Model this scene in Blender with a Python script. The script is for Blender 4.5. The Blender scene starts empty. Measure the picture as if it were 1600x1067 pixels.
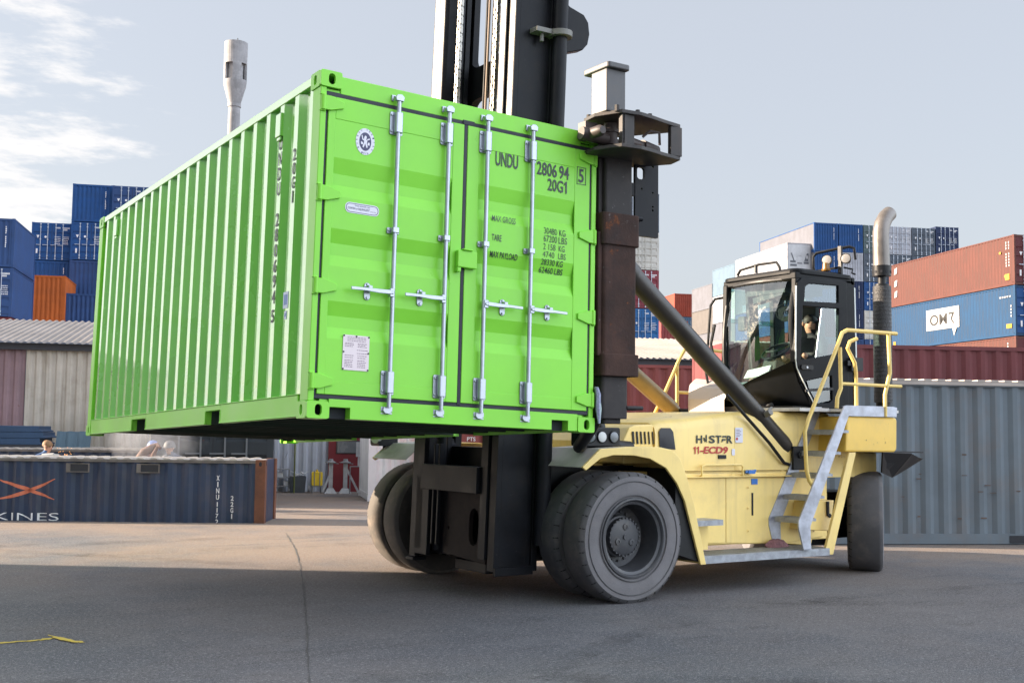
import bpy, bmesh, math, random
from mathutils import Vector as V, Matrix
random.seed(7)
R = math.radians
sc = bpy.context.scene
col = sc.collection

# ---------------------------------------------------------------- camera
CAM_H = 1.6
F_PX = 1824.8747                        # focal length in pixels of the 1600 px wide photograph
XR = V((0.8362, -0.5484, 0.0120))       # camera right, down and forward in the world
XD = V((0.0514, 0.0566, -0.9971))
XF = V((0.5461, 0.8343, 0.0755))
cd = bpy.data.cameras.new('camera'); cam = bpy.data.objects.new('camera', cd); col.objects.link(cam)
cd.sensor_width = 36.0; cd.lens = F_PX / 1600 * 36.0; cd.clip_start = 0.1; cd.clip_end = 6000
cam.matrix_world = Matrix(((XR.x, -XD.x, -XF.x, 0), (XR.y, -XD.y, -XF.y, 0), (XR.z, -XD.z, -XF.z, CAM_H), (0, 0, 0, 1)))
sc.camera = cam

# ---------------------------------------------------------------- light
SUN_EL = R(17.5)
SH = V((-0.80, 0.60, 0)).normalized()                 # towards the sun, horizontally
SDIR = V((SH.x * math.cos(SUN_EL), SH.y * math.cos(SUN_EL), math.sin(SUN_EL)))
w = bpy.data.worlds.new('World'); sc.world = w; w.use_nodes = True
nt = w.node_tree; nt.nodes.clear()
def wn(t, **k):
    n = nt.nodes.new(t)
    for a, b in k.items(): setattr(n, a, b)
    return n
out = wn('ShaderNodeOutputWorld'); bg = wn('ShaderNodeBackground')
sky = wn('ShaderNodeTexSky', sky_type='NISHITA', sun_disc=False, sun_elevation=SUN_EL,
         sun_rotation=math.atan2(SDIR.x, SDIR.y), altitude=0.0, air_density=1.0, dust_density=3.0, ozone_density=1.0)
# thin cloud over the whole sky: greys the blue and carries brighter broken cloud
tc = wn('ShaderNodeTexCoord'); sep = wn('ShaderNodeSeparateXYZ'); nt.links.new(tc.outputs['Generated'], sep.inputs[0])
def wm(op, a, b=None, clamp=False):
    n = wn('ShaderNodeMath', operation=op, use_clamp=clamp)
    for i, x in enumerate((a, b)):
        if x is None: continue
        if isinstance(x, (int, float)): n.inputs[i].default_value = x
        else: nt.links.new(x, n.inputs[i])
    return n.outputs[0]
zz = wm('ADD', wm('MAXIMUM', sep.outputs[2], 0.0), 0.16)
cx = wm('DIVIDE', sep.outputs[0], zz); cy = wm('DIVIDE', sep.outputs[1], zz)
cmb = wn('ShaderNodeCombineXYZ'); nt.links.new(cx, cmb.inputs[0]); nt.links.new(cy, cmb.inputs[1])
mp = wn('ShaderNodeMapping'); mp.inputs['Rotation'].default_value = (0, 0, R(33)); mp.inputs['Scale'].default_value = (1.0, 1.5, 1.0)
nt.links.new(cmb.outputs[0], mp.inputs[0])
n1 = wn('ShaderNodeTexNoise'); n1.inputs['Scale'].default_value = 4.2; n1.inputs['Detail'].default_value = 9; n1.inputs['Roughness'].default_value = 0.62
nt.links.new(mp.outputs[0], n1.inputs['Vector'])
n2 = wn('ShaderNodeTexNoise'); n2.inputs['Scale'].default_value = 0.55; n2.inputs['Detail'].default_value = 3
nt.links.new(mp.outputs[0], n2.inputs['Vector'])
# clouds gather on the side of the sky towards the sun
az = wm('MULTIPLY_ADD', sep.outputs[0], -0.85); nt.nodes[-1].inputs[2].default_value = 0.0
side = wm('ADD', az, wm('MULTIPLY', sep.outputs[1], 0.42))
sm = wn('ShaderNodeMapRange', interpolation_type='SMOOTHSTEP'); nt.links.new(side, sm.inputs[0])
sm.inputs[1].default_value = 0.06; sm.inputs[2].default_value = 0.30; sm.inputs[3].default_value = -0.22; sm.inputs[4].default_value = 0.11
dens = wm('ADD', wm('ADD', n1.outputs[0], wm('MULTIPLY', wm('SUBTRACT', n2.outputs[0], 0.5), 0.45)), sm.outputs[0])
cl = wn('ShaderNodeMapRange', interpolation_type='SMOOTHSTEP'); nt.links.new(dens, cl.inputs[0])
cl.inputs[1].default_value = 0.47; cl.inputs[2].default_value = 0.68; cl.inputs[3].default_value = 0; cl.inputs[4].default_value = 1
SKY_K = 0.11
veil = wn('ShaderNodeMixRGB', blend_type='MIX'); veil.inputs[0].default_value = 0.86
nt.links.new(sky.outputs[0], veil.inputs[1]); veil.inputs[2].default_value = (1.20, 1.24, 1.34, 1)
cm = wn('ShaderNodeMixRGB', blend_type='MIX'); nt.links.new(cl.outputs[0], cm.inputs[0])
nt.links.new(veil.outputs[0], cm.inputs[1]); cm.inputs[2].default_value = (2.05, 2.02, 2.02, 1)
# the veil glows around the sun
dt_ = wn('ShaderNodeVectorMath', operation='DOT_PRODUCT'); nt.links.new(tc.outputs['Generated'], dt_.inputs[0]); dt_.inputs[1].default_value = tuple(SDIR)
gw = wn('ShaderNodeMapRange', interpolation_type='SMOOTHSTEP'); nt.links.new(dt_.outputs['Value'], gw.inputs[0])
gw.inputs[1].default_value = 0.58; gw.inputs[2].default_value = 0.98; gw.inputs[3].default_value = 0.0; gw.inputs[4].default_value = 1.5
# unseen sky lobe added behind the camera to brighten door and truck side
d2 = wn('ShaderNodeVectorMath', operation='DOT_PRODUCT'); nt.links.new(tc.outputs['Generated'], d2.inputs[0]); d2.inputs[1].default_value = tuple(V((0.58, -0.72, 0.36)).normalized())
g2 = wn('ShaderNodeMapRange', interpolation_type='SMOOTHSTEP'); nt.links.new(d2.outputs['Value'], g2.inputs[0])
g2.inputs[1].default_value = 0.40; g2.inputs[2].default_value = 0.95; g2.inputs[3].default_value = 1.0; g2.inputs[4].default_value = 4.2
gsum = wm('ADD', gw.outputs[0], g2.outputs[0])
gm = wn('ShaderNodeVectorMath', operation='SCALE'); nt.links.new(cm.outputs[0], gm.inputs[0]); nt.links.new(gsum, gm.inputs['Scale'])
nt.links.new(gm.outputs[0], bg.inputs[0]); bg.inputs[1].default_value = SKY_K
nt.links.new(bg.outputs[0], out.inputs[0])
sd = bpy.data.lights.new('sun', 'SUN'); sd.energy = 4.0; sd.angle = R(0.53); sd.color = (1.0, 0.81, 0.62)
so = bpy.data.objects.new('sun', sd); col.objects.link(so)
so.rotation_euler = (-SDIR).to_track_quat('-Z', 'Y').to_euler(); so.location = (0, 0, 60)
sc.view_settings.view_transform = 'Standard'; sc.view_settings.look = 'None'
sc.view_settings.exposure = 2.2; sc.view_settings.gamma = 1.0
sc.cycles.max_bounces = 8; sc.cycles.transparent_max_bounces = 12

# ---------------------------------------------------------------- helpers
def at(u, v, X=None, Y=None, Z=None, D=None):
    """point of the yard seen at photograph pixel u,v at a known X, Y, Z or distance along the view"""
    d = XR * ((u - 800) / F_PX) + XD * ((v - 533.5) / F_PX) + XF
    if X is not None: s = X / d.x
    elif Y is not None: s = Y / d.y
    elif Z is not None: s = (Z - CAM_H) / d.z
    else: s = D
    return d * s + V((0, 0, CAM_H))

MW = {}
def thing(name, label, cat, loc=(0, 0, 0), rot=None, group=None, kind=None):
    o = bpy.data.objects.new(name, None); col.objects.link(o); o.empty_display_size = 0.2
    m = Matrix.Translation(V(loc)) @ (rot.to_4x4() if rot is not None else Matrix.Identity(4))
    o.matrix_world = m; MW[o.name] = m
    return tag(o, label, cat, group, kind)
def tag(o, label, cat, group=None, kind=None):
    if label: o['label'] = label
    if cat: o['category'] = cat
    if group: o['group'] = group
    if kind: o['kind'] = kind
    return o
def dup(o, name=None, parent=None, matrix=None):
    c = o.copy(); col.objects.link(c)
    if parent is not None:
        c.parent = parent; c.matrix_parent_inverse = Matrix.Identity(4)
    if matrix is not None: c.matrix_world = matrix; MW[c.name] = matrix
    for ch in o.children: dup(ch, None, c)
    return c

class B:
    """collects solids; build() links them as ONE mesh object. xf maps the input to the parent's frame."""
    def __init__(s, xf=None): s.v = []; s.f = []; s.mi = []; s.m = 0; s.xf = xf; s.sm = []; s.smooth = False
    def p(s, q):
        q = V(q)
        s.v.append(s.xf @ q if s.xf is not None else q); return len(s.v) - 1
    def face(s, idx): s.f.append(list(idx)); s.mi.append(s.m); s.sm.append(s.smooth)
    def poly(s, pts): s.face([s.p(q) for q in pts])
    def box(s, a, b):
        a = V(a); b = V(b)
        c = [s.p((x, y, z)) for x in (a.x, b.x) for y in (a.y, b.y) for z in (a.z, b.z)]
        for q in ((0, 1, 3, 2), (4, 6, 7, 5), (0, 4, 5, 1), (2, 3, 7, 6), (0, 2, 6, 4), (1, 5, 7, 3)): s.face([c[i] for i in q])
        return s
    def hexa(s, c8):
        c = [s.p(q) for q in c8]      # bottom ring 0-3, top ring 4-7
        for q in ((3, 2, 1, 0), (4, 5, 6, 7), (0, 1, 5, 4), (1, 2, 6, 5), (2, 3, 7, 6), (3, 0, 4, 7)): s.face([c[i] for i in q])
        return s
    def bar(s, p0, p1, w, h, up=(0, 0, 1)):
        p0 = V(p0); p1 = V(p1); d = (p1 - p0).normalized(); up = V(up)
        x = d.cross(up)
        if x.length < 1e-4: x = d.cross(V((1, 0, 0)))
        x.normalize(); y = x.cross(d).normalized(); x = x * w / 2; y = y * h / 2
        return s.hexa([p0 - x - y, p0 + x - y, p0 + x + y, p0 - x + y, p1 - x - y, p1 + x - y, p1 + x + y, p1 - x + y])
    def tube(s, pts, r, n=10, caps=True, closed=False):
        pts = [V(q) for q in pts]; rs = r if isinstance(r, (list, tuple)) else [r] * len(pts)
        rings = []; ref = None; sv = s.smooth; s.smooth = True
        for i, q in enumerate(pts):
            if i == 0: d = pts[1] - pts[0]
            elif i == len(pts) - 1: d = pts[-1] - pts[-2]
            else: d = (pts[i + 1] - q).normalized() + (q - pts[i - 1]).normalized()
            d = d.normalized()
            if ref is None:
                ref = d.cross(V((0, 0, 1)));
                if ref.length < 1e-3: ref = d.cross(V((1, 0, 0)))
            x = (ref - d * ref.dot(d)).normalized(); ref = x; y = d.cross(x)
            rings.append([s.p(q + (x * math.cos(a) + y * math.sin(a)) * rs[i]) for a in (2 * math.pi * k / n for k in range(n))])
        for a, b in zip(rings, rings[1:]):
            for k in range(n): s.face((a[k], a[(k + 1) % n], b[(k + 1) % n], b[k]))
        s.smooth = False
        if caps: s.face(rings[0][::-1]); s.face(rings[-1])
        s.smooth = sv
        return s
    def cyl(s, p0, p1, r0, r1=None, n=20): return s.tube([p0, p1], [r0, r0 if r1 is None else r1], n)
    def lathe(s, o, ax, prof, n=32, sharp=()):
        """prof: (distance along ax, radius) pairs"""
        o = V(o); ax = V(ax).normalized(); x = ax.cross(V((0, 0, 1)))
        if x.length < 1e-3: x = ax.cross(V((1, 0, 0)))
        x.normalize(); y = ax.cross(x); rings = []; sv = s.smooth; s.smooth = True
        for t, r in prof:
            if r < 1e-5: rings.append([s.p(o + ax * t)])
            else: rings.append([s.p(o + ax * t + (x * math.cos(a) + y * math.sin(a)) * r) for a in (2 * math.pi * k / n for k in range(n))])
        for a, b in zip(rings, rings[1:]):
            for k in range(n):
                q = []
                for i in (a[k % len(a)], a[(k + 1) % len(a)], b[(k + 1) % len(b)], b[k % len(b)]):
                    if i not in q: q.append(i)
                if len(q) > 2: s.face(q)
        s.smooth = sv
        return s
    def prism(s, poly, o, ax, ay, t):
        """flat outline (x,y pairs) in the frame o,ax,ay pushed t along its normal"""
        o = V(o); ax = V(ax); ay = V(ay); nn = ax.cross(ay).normalized() * t
        a = [s.p(o + ax * x + ay * y) for x, y in poly]; b = [s.p(o + ax * x + ay * y + nn) for x, y in poly]
        s.face(a[::-1]); s.face(b)
        for i in range(len(poly)): j = (i + 1) % len(poly); s.face((a[i], a[j], b[j], b[i]))
        return s
    def holed(s, outer, holes, o, ax, ay, t):
        """plate with openings: outline and holes as x,y lists"""
        bm = bmesh.new(); es = []
        for lp in [outer] + holes:
            vs = [bm.verts.new((x, y, 0)) for x, y in lp]
            es += [bm.edges.new((vs[i], vs[(i + 1) % len(vs)])) for i in range(len(vs))]
        bmesh.ops.triangle_fill(bm, use_beauty=True, use_dissolve=False, edges=es)
        bm.verts.index_update()
        o = V(o); ax = V(ax); ay = V(ay); nn = ax.cross(ay).normalized() * t
        a = [s.p(o + ax * v.co.x + ay * v.co.y) for v in bm.verts]; b = [s.p(o + ax * v.co.x + ay * v.co.y + nn) for v in bm.verts]
        for f in bm.faces:
            q = [v.index for v in f.verts]
            if f.normal.z < 0: q = q[::-1]
            s.face([a[i] for i in q[::-1]]); s.face([b[i] for i in q])
        for e in bm.edges:
            if len(e.link_faces) == 1: i, j = (v.index for v in e.verts); s.face((a[i], a[j], b[j], b[i]))
        bm.free(); return s
    def rbox(s, a, b, r, ax='z', n=4):
        """box with its four edges along ax rounded"""
        a = V(a); b = V(b); k = 'xyz'.index(ax); i, j = [q for q in range(3) if q != k]
        pl = []
        for cx_, cy_, a0 in ((b[i] - r, b[j] - r, 0), (a[i] + r, b[j] - r, 90), (a[i] + r, a[j] + r, 180), (b[i] - r, a[j] + r, 270)):
            for q in range(n + 1): t = R(a0 + 90 * q / n); pl.append((cx_ + r * math.cos(t), cy_ + r * math.sin(t)))
        o = V((0, 0, 0)); o[k] = a[k]; ex = V((0, 0, 0)); ex[i] = 1; ey = V((0, 0, 0)); ey[j] = 1; nn = V((0, 0, 0)); nn[k] = b[k] - a[k]
        A = [s.p(o + ex * x + ey * y) for x, y in pl]; Bq = [s.p(o + ex * x + ey * y + nn) for x, y in pl]
        s.face(A); s.face(Bq)
        for q in range(len(pl)): w_ = (q + 1) % len(pl); s.face((A[q], A[w_], Bq[w_], Bq[q]))
        return s
    def build(s, name, mats, parent=None, smooth=None, bevel=0, seg=2, world=False, label=None):
        me = bpy.data.meshes.new(name)
        vs = s.v
        if world and parent is not None:
            root = parent
            while root.parent is not None: root = root.parent
            inv = MW[root.name].inverted(); vs = [inv @ q for q in vs]
        me.from_pydata([tuple(q) for q in vs], [], s.f)
        if not isinstance(mats, (list, tuple)): mats = [mats]
        for m in mats: me.materials.append(m)
        for pl, mi, sm_ in zip(me.polygons, s.mi, s.sm): pl.material_index = mi; pl.use_smooth = sm_
        bm = bmesh.new(); bm.from_mesh(me); bmesh.ops.recalc_face_normals(bm, faces=bm.faces); bm.to_mesh(me); bm.free()
        o = bpy.data.objects.new(name, me); col.objects.link(o)
        if parent is not None: o.parent = parent
        if smooth is not None:
            for pl in me.polygons: pl.use_smooth = True
            me.set_sharp_from_angle(angle=R(smooth))
        elif any(s.sm): me.set_sharp_from_angle(angle=R(40))
        if bevel:
            bv = o.modifiers.new('bevel', 'BEVEL'); bv.width = bevel; bv.segments = seg; bv.limit_method = 'ANGLE'; bv.angle_limit = R(35)
            bv.harden_normals = False
        if label: o['label'] = label
        return o

def circle(cx_, cy_, rx, ry=None, n=20, a0=0): return [(cx_ + rx * math.cos(a0 + 2 * math.pi * k / n), cy_ + (ry or rx) * math.sin(a0 + 2 * math.pi * k / n)) for k in range(n)]
def slot(cx_, cy_, w_, h_, n=6):
    r = w_ / 2; q = []
    for k in range(n + 1): a = math.pi * k / n; q.append((cx_ + r * math.cos(a), cy_ + h_ / 2 - r + r * math.sin(a)))
    for k in range(n + 1): a = math.pi + math.pi * k / n; q.append((cx_ + r * math.cos(a), cy_ - h_ / 2 + r + r * math.sin(a)))
    return q
def rrect(x0, y0, x1, y1, r, n=4):
    q = []
    for cx_, cy_, a0 in ((x1 - r, y1 - r, 0), (x0 + r, y1 - r, 90), (x0 + r, y0 + r, 180), (x1 - r, y0 + r, 270)):
        for k in range(n + 1): a = R(a0 + 90 * k / n); q.append((cx_ + r * math.cos(a), cy_ + r * math.sin(a)))
    return q

def text(b, s, o, ax, ay, h, wid=None, bold=0.0, off=0.003, drape=None, shear=0):
    """letters as flat shapes standing off a surface; o is the lower left corner, h the cap height, wid the width"""
    cu = bpy.data.curves.new('t', 'FONT'); cu.body = s; cu.size = 1; cu.offset = bold; cu.shear = shear; cu.resolution_u = 3
    ob = bpy.data.objects.new('t', cu); col.objects.link(ob)
    dg = bpy.context.evaluated_depsgraph_get(); dg.update()
    me = bpy.data.meshes.new_from_object(ob.evaluated_get(dg))
    bpy.data.objects.remove(ob); bpy.data.curves.remove(cu)
    if not me.vertices: return
    xs = [v.co.x for v in me.vertices]; ys = [v.co.y for v in me.vertices]
    x0, x1, y0, y1 = min(xs), max(xs), min(ys), max(ys); k = h / (y1 - y0); kx = (wid / (x1 - x0)) if wid else k
    flat(b, [((v.co.x - x0) * kx, (v.co.y - y0) * k) for v in me.vertices], [list(p.vertices) for p in me.polygons], o, ax, ay, off, drape)
    bpy.data.meshes.remove(me)
def flat(b, pts, faces, o, ax, ay, off=0.003, drape=None):
    """flat shape on a surface; drape=(breaks along local x, depth function) lays it over corrugation"""
    o = V(o); ax = V(ax); ay = V(ay); nn = ax.cross(ay).normalized()
    bm = bmesh.new(); vs = [bm.verts.new((x, y, 0)) for x, y in pts]
    for f in faces:
        try: bm.faces.new([vs[i] for i in f])
        except ValueError: pass
    if drape:
        lo = min(p[0] for p in pts); hi = max(p[0] for p in pts)
        for c in drape[0](lo, hi):
            bmesh.ops.bisect_plane(bm, geom=bm.verts[:] + bm.edges[:] + bm.faces[:], plane_co=(c, 0, 0), plane_no=(1, 0, 0))
    bm.verts.index_update()
    ix = [b.p(o + ax * v.co.x + ay * v.co.y + nn * (off - (drape[1](v.co.x) if drape else 0))) for v in bm.verts]
    for f in bm.faces: b.face([ix[v.index] for v in f.verts])
    bm.free()

def one(b, o, ax, ay, wd, h, off=.003):
    """the figure 1 with its flag"""
    flat(b, [(x * wd, y * h) for x, y in ((.45, 0), (.85, 0), (.85, 1), (.55, 1), (.05, .80), (.05, .62), (.45, .76))], [(0, 1, 2, 3, 6), (3, 4, 5, 6)], o, ax, ay, off)

# trapezoid corrugation: distance behind the outer flat at position s along the wall
def corr_profile(length, pitch=0.278, depth=0.036, start=0.0, fl=0.26, sl=0.245):
    pts = [(0.0, 0.0)]; x = start
    while x < length:
        for t, d in ((fl, 0), (fl + sl, depth), (2 * fl + sl, depth), (1.0, 0)):
            q = x + t * pitch
            if 0 < q < length: pts.append((q, d))
        x += pitch
    last = pts[-1]; pts.append((length, 0.0 if last[1] == 0 else last[1]))
    return pts
def corr_fn(pr):
    def fn(x):
        if x <= pr[0][0]: return pr[0][1]
        for (a, da), (c, dc) in zip(pr, pr[1:]):
            if a <= x <= c: return da + (dc - da) * (x - a) / max(c - a, 1e-6)
        return pr[-1][1]
    return fn
def corr_wall(b, o, ax, ay, length, height, pr=None, thick=0.0, **k):
    """corrugated sheet in the frame o,ax,ay; outward is ax x ay"""
    o = V(o); ax = V(ax); ay = V(ay); nn = ax.cross(ay).normalized(); pr = pr or corr_profile(length, **k)
    lo = [b.p(o + ax * x - nn * d) for x, d in pr]; hi = [b.p(o + ax * x - nn * d + ay * height) for x, d in pr]
    for i in range(len(pr) - 1): b.face((lo[i], lo[i + 1], hi[i + 1], hi[i]))
    return pr

# ---------------------------------------------------------------- materials
MATS = {}
def mat(name, c=(.5, .5, .5), rough=.5, metal=0.0, var=.10, scale=3.0, dirt=0.0, dirtc=(.16, .13, .10), rust=0.0, streak=0.0,
        bump=0.0, bscale=60, spec=.5, coat=0.0, scratch=0.0, fine=0.0):
    if name in MATS: return MATS[name]
    m = bpy.data.materials.new(name); m.use_nodes = True; t = m.node_tree; N = t.nodes; L = t.links
    bs = N['Principled BSDF']; bs.inputs['Metallic'].default_value = metal
    bs.inputs['Specular IOR Level'].default_value = spec; bs.inputs['Coat Weight'].default_value = coat; bs.inputs['Coat Roughness'].default_value = .05; bs.inputs['Coat IOR'].default_value = 1.9 if coat > .6 else 1.5
    tc_ = N.new('ShaderNodeTexCoord')
    def noise(sc_, det=5, r=.6, stretch=None):
        n = N.new('ShaderNodeTexNoise'); n.inputs['Scale'].default_value = sc_; n.inputs['Detail'].default_value = det; n.inputs['Roughness'].default_value = r
        if stretch:
            mp_ = N.new('ShaderNodeMapping'); mp_.inputs['Scale'].default_value = stretch; L.new(tc_.outputs['Object'], mp_.inputs[0]); L.new(mp_.outputs[0], n.inputs['Vector'])
        else: L.new(tc_.outputs['Object'], n.inputs['Vector'])
        return n.outputs[0]
    def ramp(src, a, b_, lo=0.0, hi=1.0):
        n = N.new('ShaderNodeMapRange'); n.interpolation_type = 'SMOOTHSTEP'; L.new(src, n.inputs[0])
        n.inputs[1].default_value = a; n.inputs[2].default_value = b_; n.inputs[3].default_value = lo; n.inputs[4].default_value = hi; return n.outputs[0]
    def mix(fac, a, b_):
        n = N.new('ShaderNodeMixRGB'); L.new(fac, n.inputs[0])
        for i, q in ((1, a), (2, b_)):
            if isinstance(q, tuple): n.inputs[i].default_value = (*q, 1)
            else: L.new(q, n.inputs[i])
        return n.outputs[0]
    big = noise(scale, 5)
    dk = tuple(x * (1 - var) for x in c); lt = tuple(min(1, x * (1 + var)) for x in c)
    cur = mix(ramp(big, .3, .7), dk, lt)
    if fine: cur = mix(ramp(noise(scale * 40, 3), .35, .7, 0, fine), cur, tuple(min(1, x * 1.6 + .03) for x in c))
    rr = ramp(big, .25, .75, max(.04, rough - .08), rough + .08)
    if streak:
        cur = mix(ramp(noise(1.0, 6, .65, (9, 9, .45)), .5, .78, 0, streak), cur, dirtc)
    if dirt:
        dm = ramp(noise(scale * 1.7, 8, .7), .46, .72, 0, dirt); cur = mix(dm, cur, dirtc)
    if scratch:
        cur = mix(ramp(noise(scale * 6, 8, .75), .63, .68, 0, scratch), cur, (.42, .41, .40))
    if rust:
        rm = ramp(noise(scale * 2.3, 9, .72), .70 - .22 * rust, .76 - .2 * rust); cur = mix(rm, cur, mix(noise(scale * 14), (.075, .03, .017), (.19, .075, .035)))
        mx = N.new('ShaderNodeMath'); mx.operation = 'MULTIPLY_ADD'; L.new(rm, mx.inputs[0]); mx.inputs[1].default_value = .4; L.new(rr, mx.inputs[2]); rr = mx.outputs[0]
    L.new(cur, bs.inputs['Base Color']); L.new(rr, bs.inputs['Roughness'])
    if bump:
        bn = N.new('ShaderNodeBump'); bn.inputs['Strength'].default_value = bump; bn.inputs['Distance'].default_value = .01
        L.new(noise(bscale, 4), bn.inputs['Height']); L.new(bn.outputs[0], bs.inputs['Normal'])
    MATS[name] = m; return m
def wavy(m, strength, scale, dist=.02, stretch=(1, 1, 1)):
    """slow buckling of thin sheet, seen in its reflections"""
    t = m.node_tree; N = t.nodes; L = t.links; bs = N['Principled BSDF']
    tc_ = N.new('ShaderNodeTexCoord'); mp_ = N.new('ShaderNodeMapping'); mp_.inputs['Scale'].default_value = stretch
    n = N.new('ShaderNodeTexNoise'); n.inputs['Scale'].default_value = scale; n.inputs['Detail'].default_value = 1
    L.new(tc_.outputs['Object'], mp_.inputs[0]); L.new(mp_.outputs[0], n.inputs['Vector'])
    bn = N.new('ShaderNodeBump'); bn.inputs['Strength'].default_value = strength; bn.inputs['Distance'].default_value = dist
    L.new(n.outputs[0], bn.inputs['Height']); L.new(bn.outputs[0], bs.inputs['Normal']); return m
def glassmat(name, tint=(.75, .9, .88), op=.35, rough=.02):
    if name in MATS: return MATS[name]
    m = bpy.data.materials.new(name); m.use_nodes = True; t = m.node_tree; N = t.nodes; L = t.links; N.clear()
    o = N.new('ShaderNodeOutputMaterial'); tr = N.new('ShaderNodeBsdfTransparent'); tr.inputs[0].default_value = (*tint, 1)
    gl = N.new('ShaderNodeBsdfGlossy'); gl.inputs['Roughness'].default_value = rough; gl.inputs[0].default_value = (.9, .95, 1, 1)
    fr = N.new('ShaderNodeLayerWeight'); pw = N.new('ShaderNodeMath'); pw.operation = 'POWER'; L.new(fr.outputs['Facing'], pw.inputs[0]); pw.inputs[1].default_value = 4.0
    ad = N.new('ShaderNodeMath'); ad.operation = 'MULTIPLY_ADD'; ad.use_clamp = True; L.new(pw.outputs[0], ad.inputs[0]); ad.inputs[1].default_value = .9; ad.inputs[2].default_value = .05 + op * .2
    mx = N.new('ShaderNodeMixShader'); L.new(ad.outputs[0], mx.inputs[0]); L.new(tr.outputs[0], mx.inputs[1]); L.new(gl.outputs[0], mx.inputs[2])
    L.new(mx.outputs[0], o.inputs[0]); MATS[name] = m; return m

GREEN = wavy(mat('green_paint', (.19, .60, .045), .26, var=.06, scale=1.2, coat=.95, dirt=.16, dirtc=(.14, .40, .06)), .5, 1.6, .05, (1, 1, .35))
GREEN2 = wavy(mat('green_door_paint', (.225, .65, .05), .34, var=.05, scale=1.5, spec=.35, dirt=.12, dirtc=(.26, .60, .05)), .35, 1.4, .04)
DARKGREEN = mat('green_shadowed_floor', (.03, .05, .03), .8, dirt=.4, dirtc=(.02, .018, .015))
BLACK = mat('black_paint', (.010, .011, .013), .45, var=.2, dirt=.35, dirtc=(.03, .027, .025), spec=.3)
TYSIDE = mat('tyre_sidewall', (.135, .13, .135), .85, var=.2, scale=3, dirt=.6, dirtc=(.17, .155, .15), fine=.2)
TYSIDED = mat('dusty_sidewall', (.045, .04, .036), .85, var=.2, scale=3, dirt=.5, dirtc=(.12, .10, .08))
RUBBER = mat('rubber_seal', (.012, .014, .025), .6)
ZINC = mat('galvanised', (.40, .43, .49), .36, metal=.75, var=.12, scale=9, dirt=.15, dirtc=(.25, .25, .26))
YEL = mat('yellow_paint', (.87, .65, .225), .36, var=.06, scale=1.4, dirt=.24, dirtc=(.46, .35, .18), streak=.34, coat=.08, rust=.26)
MASTM = mat('mast_steel', (.010, .011, .014), .45, var=.3, dirt=.55, dirtc=(.020, .017, .016), scratch=.05, spec=.16, streak=.3)
RUSTY = mat('rusty_sleeve', (.052, .029, .023), .78, var=.4, scale=2.6, dirt=.7, dirtc=(.026, .021, .022), rust=.45, scratch=.22, bump=.4, bscale=35, spec=.2, streak=.4)
TYRE = mat('tyre_rubber', (.075, .074, .078), .82, var=.2, scale=2.5, dirt=.55, dirtc=(.16, .14, .125), bump=.15, bscale=80)
TYRED = mat('dusty_tyre', (.10, .09, .08), .85, var=.2, scale=2.5, dirt=.6, dirtc=(.24, .19, .15), bump=.15, bscale=80)
RIM = mat('rim_paint', (.05, .052, .058), .5, var=.2, dirt=.5, dirtc=(.12, .105, .09))
WHITE = mat('white_ink', (.80, .80, .78), .5, var=.03)
INK = mat('dark_ink', (.018, .03, .028), .45, var=.05)
HAIRM = mat('dark_hair', (.018, .014, .012), .6)
REDINK = mat('red_ink', (.45, .035, .03), .45, var=.05)
# ================================================================ green container, carried
GL, GW, GH = 6.058, 2.438, 2.44
GROT = Matrix(((0.9995, -0.0010, 0.0329), (0.0, 0.9995, 0.0307), (-0.0329, -0.0307, 0.9990)))
GO = V((3.168, 7.3605, CAM_H + 0.0661))
gc = thing('shipping_container', 'bright green 20 foot shipping container lifted off the ground by the yellow forklift', 'shipping container', GO, GROT)
X_, Y_, Z_ = V((1, 0, 0)), V((0, 1, 0)), V((0, 0, 1))
def casting(b, x, y, z, sx, sy, sz):
    """corner casting at outer corner x,y,z growing sx,sy,sz inwards, with oval holes in its outer faces"""
    W_, L_, H_ = .162, .178, .118; t = .026
    x1, y1, z1 = x + sx * W_, y + sy * L_, z + sz * H_
    xa, xb = sorted((x, x1)); ya, yb = sorted((y, y1)); za, zb = sorted((z, z1))
    b.holed(rrect(0, 0, W_, H_, .016), [slot(W_ * .52, H_ / 2, .052, .08)], V((xa, (y + t) if sy > 0 else y, za)), X_, Z_, t)
    b.holed(rrect(0, 0, L_ - t, H_, .012), [slot((L_ - t) * .5, H_ / 2, .046, .075)], V(((x if sx > 0 else x - t), ya + (t if sy > 0 else 0), za)), Y_, Z_, t)
    zt = z if sz > 0 else z - t
    b.box((xa + t, ya + t, zt), (xb - .002, yb - .002, zt + t))       # outer horizontal plate
    b.m = 1; b.box((xb - .02, ya + t, za + .004), (xb - .006, yb - .004, zb - .004)); b.box((xa + t, yb - .03, za + .004), (xb - .02, yb - .012, zb - .004)); b.m = 0
DKHOLE = mat('dark_inside', (.012, .014, .02), .8)
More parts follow.
